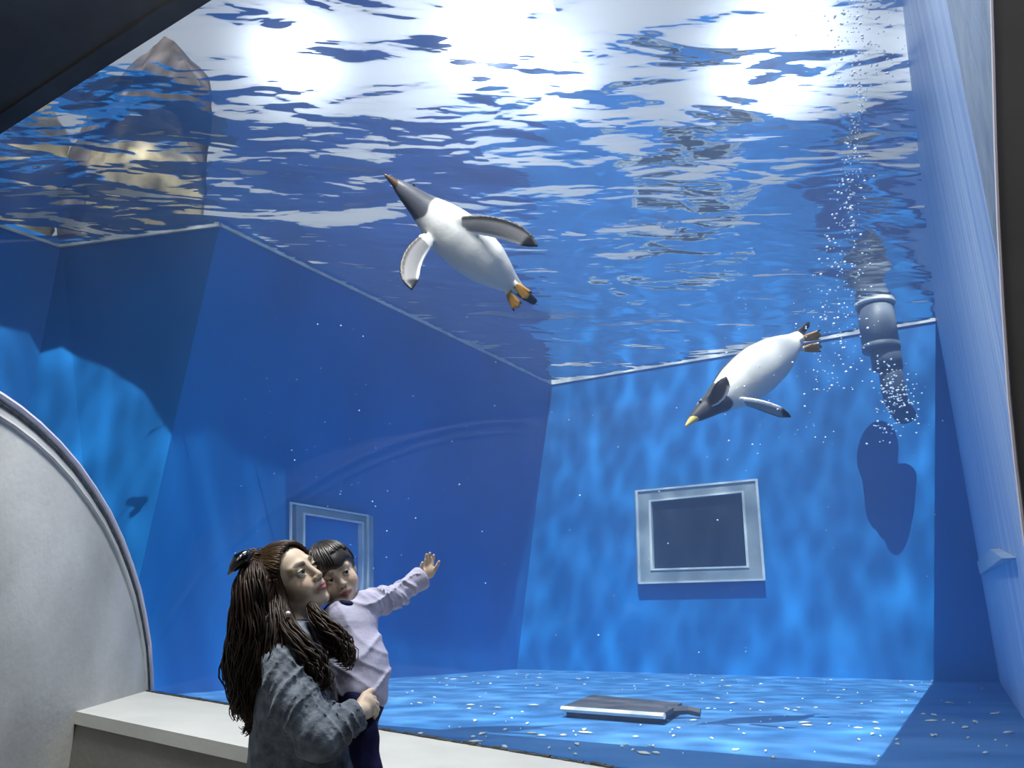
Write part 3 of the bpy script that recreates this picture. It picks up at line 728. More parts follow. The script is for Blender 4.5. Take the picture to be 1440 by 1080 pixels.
    for a, e in toes:
        b = bmesh.new(); t_ = nrm(e - a); add_tube(b, [wor(e - t_ * .002), wor(e + t_ * .010), wor(e + t_ * .017)], [.006 * L, .0045 * L, .001 * L], 6)
        child('claw', bm_mesh(b), M['eye_black'], root, True)
    return root
Fw = C_F; Rt = C_R; Uc = C_U
# upper penguin: belly towards the pane, flippers spread
penguin(P(541, 244, 4.05), P(742, 421, 4.35), Fw * .93 + Rt * .30 + Uc * .22,
        [(P(648, 316, 4.08), P(706, 322, 4.02), P(756, 346, 3.92), .058, Fw * .85 + Uc * .5, Uc),
         (P(598, 340, 4.08), P(578, 371, 4.0), P(579, 407, 3.90), .058, Fw * .9 - Rt * .35, -Rt)],
        (-.85, 0.0, -.5), M['beak_dark'], 'upper penguin swimming belly out with both flippers spread, beak at the ripples')
# lower penguin: diving to the left
penguin(P(961, 598, 4.55), P(1138, 466, 4.95), Uc * .50 - Rt * .36 + Fw * .85,
        [(P(1049, 565, 4.53), P(1079, 573, 4.44), P(1112, 586, 4.38), .050, Uc * .75 + Rt * .1 + Fw * .6, -Uc),
         (P(1000, 563, 4.56), P(1012, 551, 4.47), P(1021, 530, 4.44), .042, Uc * .2 - Rt * .35 - Fw * .9, -Rt)],
        (-.75, 0.0, -.62), M['beak_pale'], 'lower penguin diving to the left above the square window, tail raised')
# ================================================================== PEOPLE
def Y(px, py, y):
    """world point seen at photo position px,py on the upright plane at distance y"""
    r = ray(px, py); return CAM + r * ((y - CAM[1]) / r[1])
M['skin'] = attr_mat('skin', 0.5, 0.35, bump=0.03, bscale=120, sss=0.08)
M['eyeball'] = attr_mat('eyeball', 0.12, 0.6)
M['hair_brown'] = mat('dark_brown_hair', (0.009, 0.0048, 0.0034), 0.45, 0.3, nscale=9, color2=(0.036, 0.017, 0.009), stretch=(1, 1, .3))
M['hair_top'] = mat('lighter_brown_hair', (0.030, 0.016, 0.008), 0.40, 0.4, nscale=14, color2=(0.10, 0.058, 0.028))
M['hair_black'] = mat('black_hair', (0.010, 0.009, 0.010), 0.35, 0.5, nscale=14, color2=(0.035, 0.028, 0.026))
M['denim'] = mat('washed_grey_denim', (0.065, 0.082, 0.11), 0.85, 0.2, nscale=26, color2=(0.23, 0.27, 0.33), bump=0.35, bscale=55, detail=6, sheen=0.1)
M['lavender'] = mat('lavender_cotton', (0.46, 0.46, 0.62), 0.8, 0.2, noise=0.08, nscale=14, bump=0.25, bscale=22)
M['navy'] = mat('navy_cotton', (0.010, 0.011, 0.055), 0.85, 0.2, noise=0.3, nscale=14, bump=0.2, bscale=40)
M['black_cloth'] = mat('black_trousers', (0.012, 0.012, 0.015), 0.85, 0.2, noise=0.2, nscale=10)
M['shoe'] = mat('dark_shoe_leather', (0.02, 0.018, 0.017), 0.4)
M['pearl'] = mat('pearl', (0.85, 0.83, 0.78), 0.2, 0.6)
M['clip'] = mat('black_hair_clip', (0.006, 0.006, 0.007), 0.2, 0.6)
M['glitter'] = mat('silver_glitter', (0.8, 0.82, 0.85), 0.15, 0.8, metal=0.8)
M['lash'] = mat('dark_lashes', (0.006, 0.005, 0.005), 0.6)
class Head:
    def __init__(s, eye_mid, F, U, scale, toddler):
        s.F = nrm(F); s.U = nrm(np.asarray(U) - s.F * np.dot(U, s.F)); s.R = np.cross(s.F, s.U)
        s.AX = np.array([s.F, s.R, s.U]); s.k = scale; s.t = toddler
        s.c = np.asarray(eye_mid) - s.F * .083 * scale - s.U * .004 * scale
    def loc(s, w): return ((np.asarray(w) - s.c) @ s.AX.T) / s.k
    def wor(s, q): return s.c + (np.asarray(q, float) * s.k) @ s.AX
    def sdf(s, w):
        p = s.loc(w); q = p.copy(); q[:, 1] = np.abs(q[:, 1]); t = s.t
        d = f_ellipsoid(p, (-.012, 0, .030), (.098, .078, .086) if not t else (.102, .085, .092))
        d = smin(d, f_ellipsoid(p, (.028, 0, -.042), (.062, .058, .070) if not t else (.062, .066, .062)), .03)
        d = smin(d, f_ellipsoid(q, (.050, .034, -.034), (.034, .028, .032) if not t else (.036, .036, .036)), .02)     # cheeks
        d = smin(d, f_ellipsoid(p, (.070, 0, -.096 if not t else -.086), (.022, .022, .017)), .022)                      # chin
        d = smin(d, f_capsule(q, (.0, .056, -.055), (.055, .024, -.095 if not t else -.086), .018, .016), .022)          # jaw
        d = smin(d, f_capsule(q, (.080, .014, .028), (.070, .046, .026), .013, .010), .016)                              # brow
        d = smax(d, -f_ellipsoid(q, (.101, .032, .004), (.018, .019, .012)), .012)                                       # eye hollow
        if not t:
            d = smin(d, f_capsule(p, (.086, 0, .016), (.106, 0, -.026), .0085, .0105), .010)
            d = smin(d, f_ellipsoid(q, (.098, .011, -.031), (.011, .0085, .008)), .006)
        else:
            d = smin(d, f_capsule(p, (.086, 0, .006), (.099, 0, -.024), .0085, .0105), .012)
            d = smin(d, f_ellipsoid(q, (.094, .011, -.029), (.010, .0085, .0075)), .006)
        d = smin(d, f_ellipsoid(p, (.086, 0, -.058), (.014, .026, .020)), .012)                                          # mouth mound
        d = smin(d, f_capsule(q, (.100, .004, -.056), (.091, .021, -.060), .0048, .0028), .003)
        d = smin(d, f_capsule(q, (.099, 0, -.069), (.091, .018, -.065), .0058, .0032), .003)
        d = smax(d, -f_capsule(q, (.108, 0, -.0625), (.094, .023, -.0625), .0022, .0018), .003)
        # lids closing over the upper and lower part of the eyeball
        e = f_ellipsoid(q, (.0775, .032, .004), (.0145, .0160, .0145))
        lid = np.maximum(e, -(q[:, 2] - .0075 - .10 * (q[:, 1] - .032)) ); low = np.maximum(e, (q[:, 2] + .0035))
        d = smin(d, lid, .003); d = smin(d, low, .003)
        d = smin(d, f_ellipsoid(q, (-.008, .078 if not t else .084, -.006), (.017, .010, .029)), .006)                    # ear
        d = smax(d, -f_ellipsoid(q, (-.003, .090 if not t else .096, -.003), (.009, .008, .018)), .006)
        return d * s.k
    def pigment(s, w, col, lip, skin):
        p = s.loc(w); q = p.copy(); q[:, 1] = np.abs(q[:, 1])
        dl = np.minimum(f_capsule(q, (.100, .003, -.056), (.091, .021, -.061), .0058, .0030), f_capsule(q, (.099, 0, -.069), (.091, .019, -.065), .0066, .0035))
        m_ = (1 - smoothstep(.0, .0022, dl))[:, None]; col = col * (1 - m_) + np.asarray(lip) * m_
        db = f_chain(q, [v3(.091, .016, .027), v3(.084, .034, .0325), v3(.070, .050, .0285)], [.0042, .0042, .0020]); th = .0028 if not s.t else .0022
        m_ = ((1 - smoothstep(.0, .004, db - th * .6)) * (.9 if not s.t else .6))[:, None]; col = col * (1 - m_) + v3(.03, .02, .015) * m_
        ck = np.exp(-((np.linalg.norm(q - v3(.075, .040, -.030), axis=1) / .024) ** 2))[:, None] * .35; col = col * (1 - ck) + col * v3(1.05, .74, .70) * ck
        dn = f_ellipsoid(q, (.100, .0065, -.0395), (.005, .0035, .004)); m_ = (1 - smoothstep(0, .002, dn))[:, None] * .8; col = col * (1 - m_) + v3(.12, .05, .035) * m_
        return col
    def eyes(s, root, gaze, iris=.011):
        gz = nrm(gaze)
        for sy in (-1, 1):
            c = s.wor((.0775, sy * .032, .004)); r = .0128 * s.k
            b = bmesh.new(); bmesh.ops.create_uvsphere(b, u_segments=28, v_segments=20, radius=r); me = bm_mesh(b)
            co = np.array([v.co[:] for v in me.vertices]); cs = (co / r) @ gz
            pc = np.where((cs > .80)[:, None], v3(.035, .018, .010), v3(.72, .72, .70)); pc = np.where((cs > .95)[:, None], v3(.004, .004, .004), pc)
            a = me.color_attributes.new('pigment', 'FLOAT_COLOR', 'POINT'); a.data.foreach_set('color', np.concatenate([pc, np.ones((len(pc), 1))], 1).astype(np.float32).ravel())
            me.transform(Matrix.Translation(Vector(c))); child('eye', me, M['eyeball'], root, True)
            b = bmesh.new(); pts = []
            for t in np.linspace(-1, 1, 9):
                pts.append(s.wor((.0775 + .0142 * math.cos(t * .95) , sy * .032 + .0155 * math.sin(t * 1.05) , .0075 + .0042 * math.cos(t * 1.4) + sy * 0 + .0016 * t * sy)))
            add_tube(b, pts, [.0007 * s.k + .0012 * s.k * math.sin(math.pi * (i + .5) / 9) for i in range(9)], 6); child('eyelashes', bm_mesh(b), M['lash'], root, True)
def hand_fingers(p, fingers):
    d = None
    for pts, rad in fingers:
        e = f_chain(p, pts, rad, .002); d = e if d is None else np.minimum(d, e)
    return d
def strands(b, guide, rads, n, thick, seedv, wave=0.02, shell=0.55, steps=22, seg=5, freq=2.4, tip=.25):
    rs = np.random.RandomState(seedv); guide = np.array(guide); t_ = np.linspace(0, 1, len(guide)); T = np.linspace(0, 1, steps)
    def interp(tt):
        # smooth interpolation
        f_ = np.stack([np.interp(tt, t_, guide[:, k]) for k in range(3)], 1); return f_
    big = interp(np.linspace(-.0, 1, 120)); ker = np.hanning(23); ker /= ker.sum()
    pad = np.concatenate([np.repeat(big[:1], 11, 0), big, np.repeat(big[-1:], 11, 0)]); sm = np.stack([np.convolve(pad[:, k], ker, 'valid') for k in range(3)], 1)
    base = np.stack([np.interp(T, np.linspace(0, 1, 120), sm[:, k]) for k in range(3)], 1)
    rad = np.interp(T, t_, rads)
    for i in range(n):
        a = rs.uniform(0, 2 * math.pi); rr_ = math.sqrt(rs.uniform(shell ** 2, 1)); ph = rs.uniform(0, 6.28); fr = freq * rs.uniform(.8, 1.25); am = wave * rs.uniform(.5, 1.3); end = rs.uniform(.78, 1.0)
        tw = rs.uniform(-.8, .8); n_ = max(6, int(steps * end)); pts = []
        for j in range(n_):
            t = nrm(base[min(j + 1, steps - 1)] - base[max(j - 1, 0)]); u_ = nrm(np.cross(t, v3(0, 1, .01))); w_ = np.cross(t, u_)
            aa = a + tw * T[j]; g_ = T[j] ** 1.2
            pts.append(base[j] + (u_ * math.cos(aa) + w_ * math.sin(aa)) * rad[j] * rr_ + (u_ * math.sin(fr * T[j] * 6.28 + ph) + w_ * math.cos(fr * T[j] * 5.1 + ph)) * am * g_)
        th = thick * rs.uniform(.7, 1.3)
        add_tube(b, pts, [th * (1 - (1 - tip) * (j / (n_ - 1)) ** 3) for j in range(n_)], seg)
def fold(p, a, b, n, amp, ph=0.0, slant=0.0):
    """wrinkles running round a sleeve or trunk from a to b"""
    ba = np.asarray(b, float) - a; L2 = ba @ ba; s = (p - a) @ ba / L2; o = p - a - s[:, None] * ba
    w_ = np.clip(1.25 - np.abs(s - .5) * 1.6, 0, 1)
    x = s * n * 3.14 + slant * (o[:, 1] + o[:, 2]) * .6 + ph + .8 * np.sin(o[:, 1] * 22 + ph) + .5 * np.sin(o[:, 2] * 37)
    return -amp * 1.5 * w_ * (ridge(x) + .5 * ridge(x * 1.7 + 1.3 + 12 * o[:, 1]))
def ridge(x, p=3.0): return (1 - np.abs(np.sin(x))) ** p - .22

# ---------------------------------------------------------------- woman
SKIN_W = v3(.62, .50, .385); SKIN_C = v3(.66, .52, .40)
wy = 2.50
Fh = C_R * .78 + C_U * .52 - C_F * .38; Uh = -C_R * .54 + C_U * .84 + C_F * 0.05
hw = Head(v3(0, 0, 0), Fh, Uh, 1.0, False)
hw.c = Y(425, 806, 2.44) - hw.F * .083 - hw.R * .032 - hw.U * .004
NB = Y(414, 897, wy); NT = hw.wor((-.030, 0, -.050))
RS, RE, RW = Y(402, 938, 2.36), Y(452, 1034, 2.27), Y(501, 1005, 2.33)
LS, LE, LW = Y(432, 930, 2.64), Y(478, 1016, 2.74), Y(521, 968, 2.69)
CH, WA, PE = Y(420, 965, wy), Y(425, 1045, wy), Y(427, 1115, wy)
T1 = np.eye(3)
def hand_r(p):
    d = f_capsule(p, RW, Y(507, 1001, 2.34), .025, .026)
    d = smin(d, f_ellipsoid(p, Y(514, 994, 2.365), (.030, .018, .034)), .012)
    K = [(519, 980), (523, 986), (524.5, 993), (523, 1000)]; Mi = [(526, 982), (530, 990), (530.5, 998), (527, 1006)]; Tp = [(524, 991), (527, 1001), (526, 1009), (521, 1013)]
    fs = [([Y(*k, 2.37), Y(*m_, 2.40), Y((m_[0] + t[0]) / 2 + .5, (m_[1] + t[1]) / 2 + 1, 2.435), Y(*t, 2.455)], [.0082, .0078, .0074, .0066]) for k, m_, t in zip(K, Mi, Tp)]
    fs.append(([Y(508, 990, 2.35), Y(513, 978, 2.37), Y(520, 973, 2.40), Y(524, 971, 2.42)], [.0125, .0110, .0100, .0085]))
    return smin(d, hand_fingers(p, fs), .004)
def hand_l(p):
    d = f_capsule(p, LW, Y(523, 962, 2.66), .024, .025)
    d = smin(d, f_ellipsoid(p, Y(523, 957, 2.62), (.014, .036, .034)), .012)
    fs = []
    for i, (y0, y1) in enumerate([(946, 950), (953, 958), (960, 966), (967, 974)]):
        fs.append(([Y(524, y0, 2.60), Y(525, y0 + 2, 2.55), Y(523, (y0 + y1) / 2 + 2, 2.51), Y(517, y1 + 2, 2.475)], [.0098, .0092, .0086, .0076]))
    fs.append(([Y(523, 950, 2.63), Y(521, 940, 2.61), Y(516, 934, 2.585), Y(511, 931, 2.57)], [.0125, .011, .0098, .0082]))
    return smin(d, hand_fingers(p, fs), .006)
def woman_body(w):
    d = hw.sdf(w)
    d = smin(d, f_capsule(w, NT, NB, .050, .052), .03)
    b = f_ellipsoid(w, CH, (.095, .150, .16)); b = smin(b, f_ellipsoid(w, WA, (.085, .120, .16)), .05); b = smin(b, f_ellipsoid(w, PE, (.095, .145, .12)), .05)
    b = smin(b, f_chain(w, [NB, Y(410, 915, wy)], [.05, .07]), .03)
    b = smin(b, f_chain(w, [RS, RE, RW], [.044, .036, .024]), .02); b = smin(b, f_chain(w, [LS, LE, LW], [.044, .036, .024]), .02)
    d = smin(d, b, .02)
    d = smin(d, hand_r(w), .008); d = smin(d, hand_l(w), .008)
    return d
pts = np.array([hw.wor(v3(a, b_, c_)) for a in (-.13, .13) for b_ in (-.1, .1) for c_ in (-.12, .13)] + [RS, RE, RW, LS, LE, LW, PE, NB, Y(532, 1000, 2.4)])
vs_, q = sdf_mesh(woman_body, pts.min(0) - v3(.07, .07, .12), pts.max(0) + .06, .0036)
col = np.repeat(SKIN_W[None], len(vs_), 0); col = hw.pigment(vs_, col, (.36, .15, .16), SKIN_W)
woman = empty('person', zz(WA, 0)); tag(woman, 'woman with long wavy brown hair and grey denim shirt holding a toddler, gazing up', 'person')
child('body', np_mesh(vs_, q, True, col), M['skin'], woman)
hw.eyes(woman, hw.F * .85 + hw.U * .25 - hw.R * .05)
# jacket
collar_c = Y(412, 900, wy)
def jacket(w):
    d = f_ellipsoid(w, CH, (.118, .178, .20)); d = smin(d, f_ellipsoid(w, WA, (.125, .165, .22)), .08)
    d = smin(d, f_capsule(w, WA, PE, .13, .150), .06)
    d = smin(d, f_capsule(w, Y(410, 915, 2.42), Y(418, 913, 2.58), .062), .04)
    ar = f_chain(w, [RS, (RS + RE) / 2 + v3(-.01, -.015, -.01), RE, (RE + RW) / 2, RW], [.070, .071, .066, .052, .043], .02)
    ar = ar + fold(w, RS, RE, 3.2, .0105, .4, 26) + fold(w, RE, RW, 3.5, .008, 1.3, 20)
    al = f_chain(w, [LS, LE, LW], [.068, .062, .042])
    d = smin(d, ar, .022); d = smin(d, al, .03)
    d = d - .0075 * ridge(w[:, 0] * 22 + 6 * w[:, 2] + 1.2 * np.sin(w[:, 2] * 9) + .6 * np.sin(w[:, 1] * 21)) - .004 * ridge(w[:, 2] * 26 - 18 * w[:, 0] + 1.5 * np.sin(w[:, 1] * 15))
    # turned-up cuff and collar
    ct = nrm(RW - RE); cuff = np.maximum(f_capsule(w, RW - ct * .055, RW + ct * .004, .047, .046), -f_capsule(w, RW - ct * .1, RW + ct * .1, .030)); d = np.minimum(d, cuff)
    rim = np.abs(np.linalg.norm((w - NB - (NT - NB) * .18)[:, :2] / v3(1.0, 1.12, 1)[:2], axis=1) - .068) - .010
    ring = np.maximum(rim, np.abs(w[:, 2] - (NB + (NT - NB) * .18)[2] + .25 * (w[:, 0] - NB[0])) - .026); d = smin(d, ring, .01)
    d = smax(d, -f_capsule(w, NB - (NT - NB) * .1, NT, .056, .056), .006)
    for a_, b_ in ((RE, RW), (LE, LW)):
        t_ = nrm(b_ - a_); s_ = (w - b_) @ t_; near = np.linalg.norm(w - b_, axis=1) < .09
        d = np.where(near, np.maximum(d, s_ - .006), d)
    d = np.maximum(d, (Y(427, 1150, wy)[2] + .0) - w[:, 2])
    return d
lo = np.minimum(pts[8:].min(0) - v3(.12, .10, .1), PE - .22); hi = np.maximum(pts[8:].max(0), CH + .2) + v3(.03, .08, .08)
vs_, q = sdf_mesh(jacket, lo, hi, .0052, slack=1.6); child('denim_shirt', np_mesh(vs_, q), M['denim'], woman)
b = bmesh.new()
ct = nrm(RW - RE); cu = nrm(np.cross(ct, v3(0, 1, 0)))
bb = RW - ct * .03 - C_F * .047
bmesh.ops.create_uvsphere(b, u_segments=12, v_segments=8, radius=.006); me = bm_mesh(b); me.transform(Matrix.Translation(Vector(bb))); child('cuff_button', me, M['glitter'], woman, True)
# trousers and shoes
def trousers(w):
    d = f_ellipsoid(w, PE - v3(0, 0, .02), (.115, .155, .13))
    for s in (-1, 1):
        hip = PE + v3(0, s * .085, -.04); kn = v3(hip[0] + .01, hip[1] + s * .01, .50); an = v3(hip[0] - .01, hip[1] + s * .015, .09)
        d = smin(d, f_chain(w, [hip, kn, an], [.088, .062, .048]), .03)
    return d + .003 * np.sin(w[:, 2] * 30 + 8 * np.sin(w[:, 0] * 20))
vs_, q = sdf_mesh(trousers, v3(PE[0] - .2, PE[1] - .26, .06), v3(PE[0] + .2, PE[1] + .26, PE[2] + .14), .009); child('trousers', np_mesh(vs_, q), M['black_cloth'], woman)
for s in (-1, 1):
    c = v3(PE[0] + .05, PE[1] + s * .10, .0)
    fsh = lambda w, c=c: np.maximum(smin(f_ellipsoid(w, c + v3(.035, 0, .032), (.115, .044, .040)), f_capsule(w, c + v3(-.055, 0, .03), c + v3(-.055, 0, .10), .045, .044), .03), c[2] + .001 - w[:, 2])
    vs_, q = sdf_mesh(fsh, c - v3(.14, .08, .02), c + v3(.18, .08, .16), .006); child('shoe', np_mesh(vs_, q), M['shoe'], woman)
# hair
OUT = (.112, .092, .100)
def hair_mass(w):
    p = hw.loc(w)
    d = f_ellipsoid(p, (-.014, 0, .030), OUT)
    d = smax(d, (p[:, 0] * .86 - p[:, 2] * .42 - .014), .012)
    d = smin(d, f_ellipsoid(w, Y(372, 822, 2.49), (.070, .080, .100)), .03)
    ch = f_chain(w, [Y(372, 835, 2.49), Y(366, 880, 2.47), Y(362, 915, 2.46), Y(358, 950, 2.45), Y(357, 985, 2.45), Y(353, 1012, 2.45)], [.078, .078, .075, .066, .046, .020], .02)
    d = smin(d, ch, .03)
    d = smin(d, f_chain(w, [hw.wor((-.02, .072, -.02)), Y(398, 882, 2.41), Y(416, 910, 2.36)], [.034, .038, .026]), .03)
    d = d + .004 * np.sin(p[:, 1] * 150 + 40 * p[:, 2]) * np.clip(1 - p[:, 2] * 5, 0, 1)
    return np.maximum(d, -(hw.sdf(w) + .0) - .02)
hp = np.array([Y(372, 822, 2.49), Y(353, 1012, 2.45), Y(357, 950, 2.45), Y(416, 910, 2.36)] + [hw.wor(v3(a, b_, c_)) for a in (-.13, .1) for b_ in (-.1, .1) for c_ in (-.1, .14)])
vs_, q = sdf_mesh(hair_mass, hp.min(0) - .09, hp.max(0) + .06, .006); hair = child('hair', np_mesh(vs_, q), M['hair_brown'], woman)
b = bmesh.new()
G = [Y(372, 815, 2.48), Y(364, 860, 2.46), Y(360, 905, 2.45), Y(354, 945, 2.44), Y(355, 985, 2.44), Y(352, 1022, 2.44)]
strands(b, G, [.075, .086, .083, .078, .058, .030], 357, 0.0033, 1, wave=.026, shell=.75, freq=2.0)
strands(b, [Y(352, 820, 2.46), Y(340, 865, 2.45), Y(336, 905, 2.44), Y(333, 940, 2.43), Y(345, 975, 2.43), Y(347, 1005, 2.43)], [.03, .035, .035, .04, .03, .02], 95, 0.0030, 2, wave=.036, shell=.3)
strands(b, [Y(370, 950, 2.42), Y(366, 985, 2.41), Y(360, 1008, 2.41), Y(350, 1022, 2.41), Y(340, 1030, 2.42)], [.04, .03, .022, .014, .008], 68, 0.0032, 3, wave=.012, shell=.2)
strands(b, [hw.wor((.015, .080, .045)), hw.wor((-.010, .092, -.02)), Y(388, 880, 2.38), Y(380, 930, 2.36), Y(374, 975, 2.37)], [.022, .03, .045, .05, .04], 119, 0.0035, 4, wave=.014, shell=.2)
strands(b, [hw.wor((-.06, .01, .105)), hw.wor((-.10, .03, .05)), hw.wor((-.115, .03, -.02)), Y(360, 880, 2.44), Y(355, 930, 2.43), Y(356, 985, 2.43)], [.035, .055, .062, .07, .065, .04], 153, 0.0033, 7, wave=.020, shell=.45)
strands(b, [hw.wor((-.045, .075, .075)), hw.wor((-.075, .080, .02)), hw.wor((-.075, .085, -.05)), Y(372, 890, 2.39), Y(368, 940, 2.38), Y(366, 985, 2.39)], [.025, .035, .04, .05, .05, .03], 136, 0.0033, 8, wave=.020, shell=.2)
strands(b, [Y(357, 794, 2.425), Y(353, 812, 2.395), Y(351, 835, 2.375), Y(354, 880, 2.375), Y(354, 930, 2.385), Y(354, 985, 2.40)], [.022, .042, .050, .055, .055, .035], 187, 0.0032, 9, wave=.022, shell=.2)
me = bm_mesh(b); child('back_hair', me, M['hair_brown'], woman, True)
b = bmesh.new()     # locks falling forward over the shoulder
strands(b, [hw.wor((-.005, .080, -.04)), Y(405, 884, 2.37), Y(424, 912, 2.335), Y(444, 936, 2.32), Y(454, 955, 2.31), Y(452, 976, 2.31)], [.016, .028, .034, .032, .026, .010], 153, 0.0030, 5, wave=.024, shell=.1)
child('near_lock', bm_mesh(b), M['hair_brown'], woman, True)
b = bmesh.new()
strands(b, [Y(436, 850, 2.44), Y(446, 868, 2.41), Y(462, 888, 2.39), Y(476, 906, 2.385), Y(483, 924, 2.385), Y(474, 938, 2.385)], [.014, .024, .032, .036, .032, .012], 170, 0.0030, 6, wave=.024, shell=.1)
child('far_lock', bm_mesh(b), M['hair_brown'], woman, True)
# crown hair swept back to the clip
CL = Y(343, 793, 2.44); cl = hw.loc(CL); OUTV = np.array(OUT)
b = bmesh.new(); rs = np.random.RandomState(11)
for i in range(380):
    lat = rs.uniform(-.95, 1.0)         # from the far temple over the top to the near temple
    a_ = lat * 1.45
    ph = v3(.0, math.sin(a_) * .092, math.cos(a_) * .100)
    fr_ = (.014 + .42 * (ph[2] + .030)) / .86 + .012
    st = v3(fr_ + rs.uniform(-.02, .01), ph[1] * .96, ph[2] + .024); en = cl + v3(rs.normal() * .010, rs.normal() * .012, rs.normal() * .010)
    pp = []; lift_ = rs.uniform(1.0, 1.05)
    for t in np.linspace(0, 1, 14):
        x = st * (1 - t) + en * t; x = x + v3(-.01, 0, .015) * math.sin(math.pi * t)
        u_ = (x - v3(-.014, 0, .030)) / OUTV; nn = np.linalg.norm(u_)
        tgt = max(1.0, nn) if t > .75 else 1.0
        x = v3(-.014, 0, .030) + u_ / nn * OUTV * (tgt * lift_ + .012 * math.sin(t * 9 + i)); pp.append(hw.wor(x))
    add_tube(b, pp, [.0021 * rs.uniform(.7, 1.4)] * 13 + [.0012], 5)
child('swept_back_hair', bm_mesh(b), M['hair_top'], woman, True)
b = bmesh.new()
add_tube(b, [Y(353, 778, 2.40), Y(345, 783, 2.375), Y(337, 788, 2.37), Y(329, 797, 2.38), Y(321, 808, 2.40)], [.010, .021, .023, .015, .003], 12)
clip = child('hair_clip', bm_mesh(b), M['clip'], woman, True)
b = bmesh.new(); rs = np.random.RandomState(3)
add_tube(b, [Y(340, 780, 2.35), Y(337, 784, 2.345), Y(333, 788, 2.345)], [.002, .0045, .002], 8); child('clip_jewel', bm_mesh(b), M['glitter'], clip, True)
b = bmesh.new(); bmesh.ops.create_uvsphere(b, u_segments=16, v_segments=12, radius=.0075); me = bm_mesh(b); me.transform(Matrix.Translation(Vector(Y(405, 863, 2.36)))); child('earring', me, M['pearl'], woman, True)

# ---------------------------------------------------------------- toddler
Lc = C_R * .80 + C_U * .38 + C_F * .44; Fc = C_R * .46 + C_U * .12 - C_F * .86
Fc = Fc - nrm(Lc) * np.dot(Fc, nrm(Lc)); Uc_ = np.cross(-nrm(Lc), nrm(Fc))
hc = Head(Y(475.5, 811, 2.52), Fc, Uc_, .83, True)
cNB, cCH, cBE, cHI = Y(482, 862, 2.56), Y(496, 893, 2.555), Y(503, 938, 2.53), Y(507, 978, 2.50)
cLS, cLE, cLW = Y(516, 850, 2.59), Y(553, 840, 2.66), Y(589, 815, 2.72)
cRS, cRE, cRW = Y(474, 868, 2.53), Y(455, 905, 2.62), Y(430, 898, 2.70)
HY = 2.735
def hand_c(p):
    d = f_capsule(p, cLW, Y(593, 811, HY), .0165, .017)
    d = smin(d, f_ellipsoid(p, Y(603, 804, HY), (.0225, .0115, .0235)), .010)
    fs = []
    for (x0, y0), (x1, y1), (x2, y2), e in [((598, 798), (599, 788), (600.2, 779.5), -.006), ((602.8, 796), (603.8, 786), (604.6, 777.8), .0), ((607.2, 797.5), (608.8, 788), (610, 780.8), .002), ((611, 802), (614.5, 796), (617.5, 789.8), -.008)]:
        fs.append(([Y(x0, y0, HY), Y(x1, y1, HY + e), Y((x1 + x2) / 2, (y1 + y2) / 2, HY + e), Y(x2, y2, HY - .006 + e)], [.0066, .0060, .0057, .0048]))
    fs.append(([Y(596, 808, HY - .004), Y(592.8, 800.5, HY - .014), Y(593.0, 795.5, HY - .020), Y(594.2, 791.2, HY - .024)], [.0082, .0068, .0062, .0050]))
    return smin(d, hand_fingers(p, fs), .004)
def child_body(w):
    d = hc.sdf(w)
    d = smin(d, f_capsule(w, hc.wor((-.02, 0, -.05)), cNB, .036, .040), .02)
    b = f_chain(w, [cCH, cBE, cHI], [.062, .070, .066], .03); b = smin(b, f_capsule(w, cNB, cCH, .045, .055), .02)
    b = smin(b, f_chain(w, [cLS, cLE, cLW], [.030, .025, .0165]), .015); b = smin(b, f_chain(w, [cRS, cRE, cRW], [.030, .025, .018]), .015)
    return smin(smin(d, b, .012), hand_c(w), .004)
pts = np.array([hc.wor(v3(a, b_, c_)) for a in (-.13, .13) for b_ in (-.11, .11) for c_ in (-.12, .14)] + [cNB, cCH, cBE, cHI, cLS, cLE, cLW, cRE, cRW, Y(618, 776, HY)])
vs_, q = sdf_mesh(child_body, pts.min(0) - .05, pts.max(0) + .05, .0028)
col = np.repeat(SKIN_C[None], len(vs_), 0); col = hc.pigment(vs_, col, (.42, .19, .17), SKIN_C)
kid = empty('person', zz(cHI, cHI[2] - .05)); tag(kid, 'dark-haired toddler in lavender shirt reaching an open hand towards the pane, held in arms', 'person')
child('body', np_mesh(vs_, q, True, col), M['skin'], kid)
hc.eyes(kid, hc.F * .85 + hc.U * .25 - hc.R * .35)
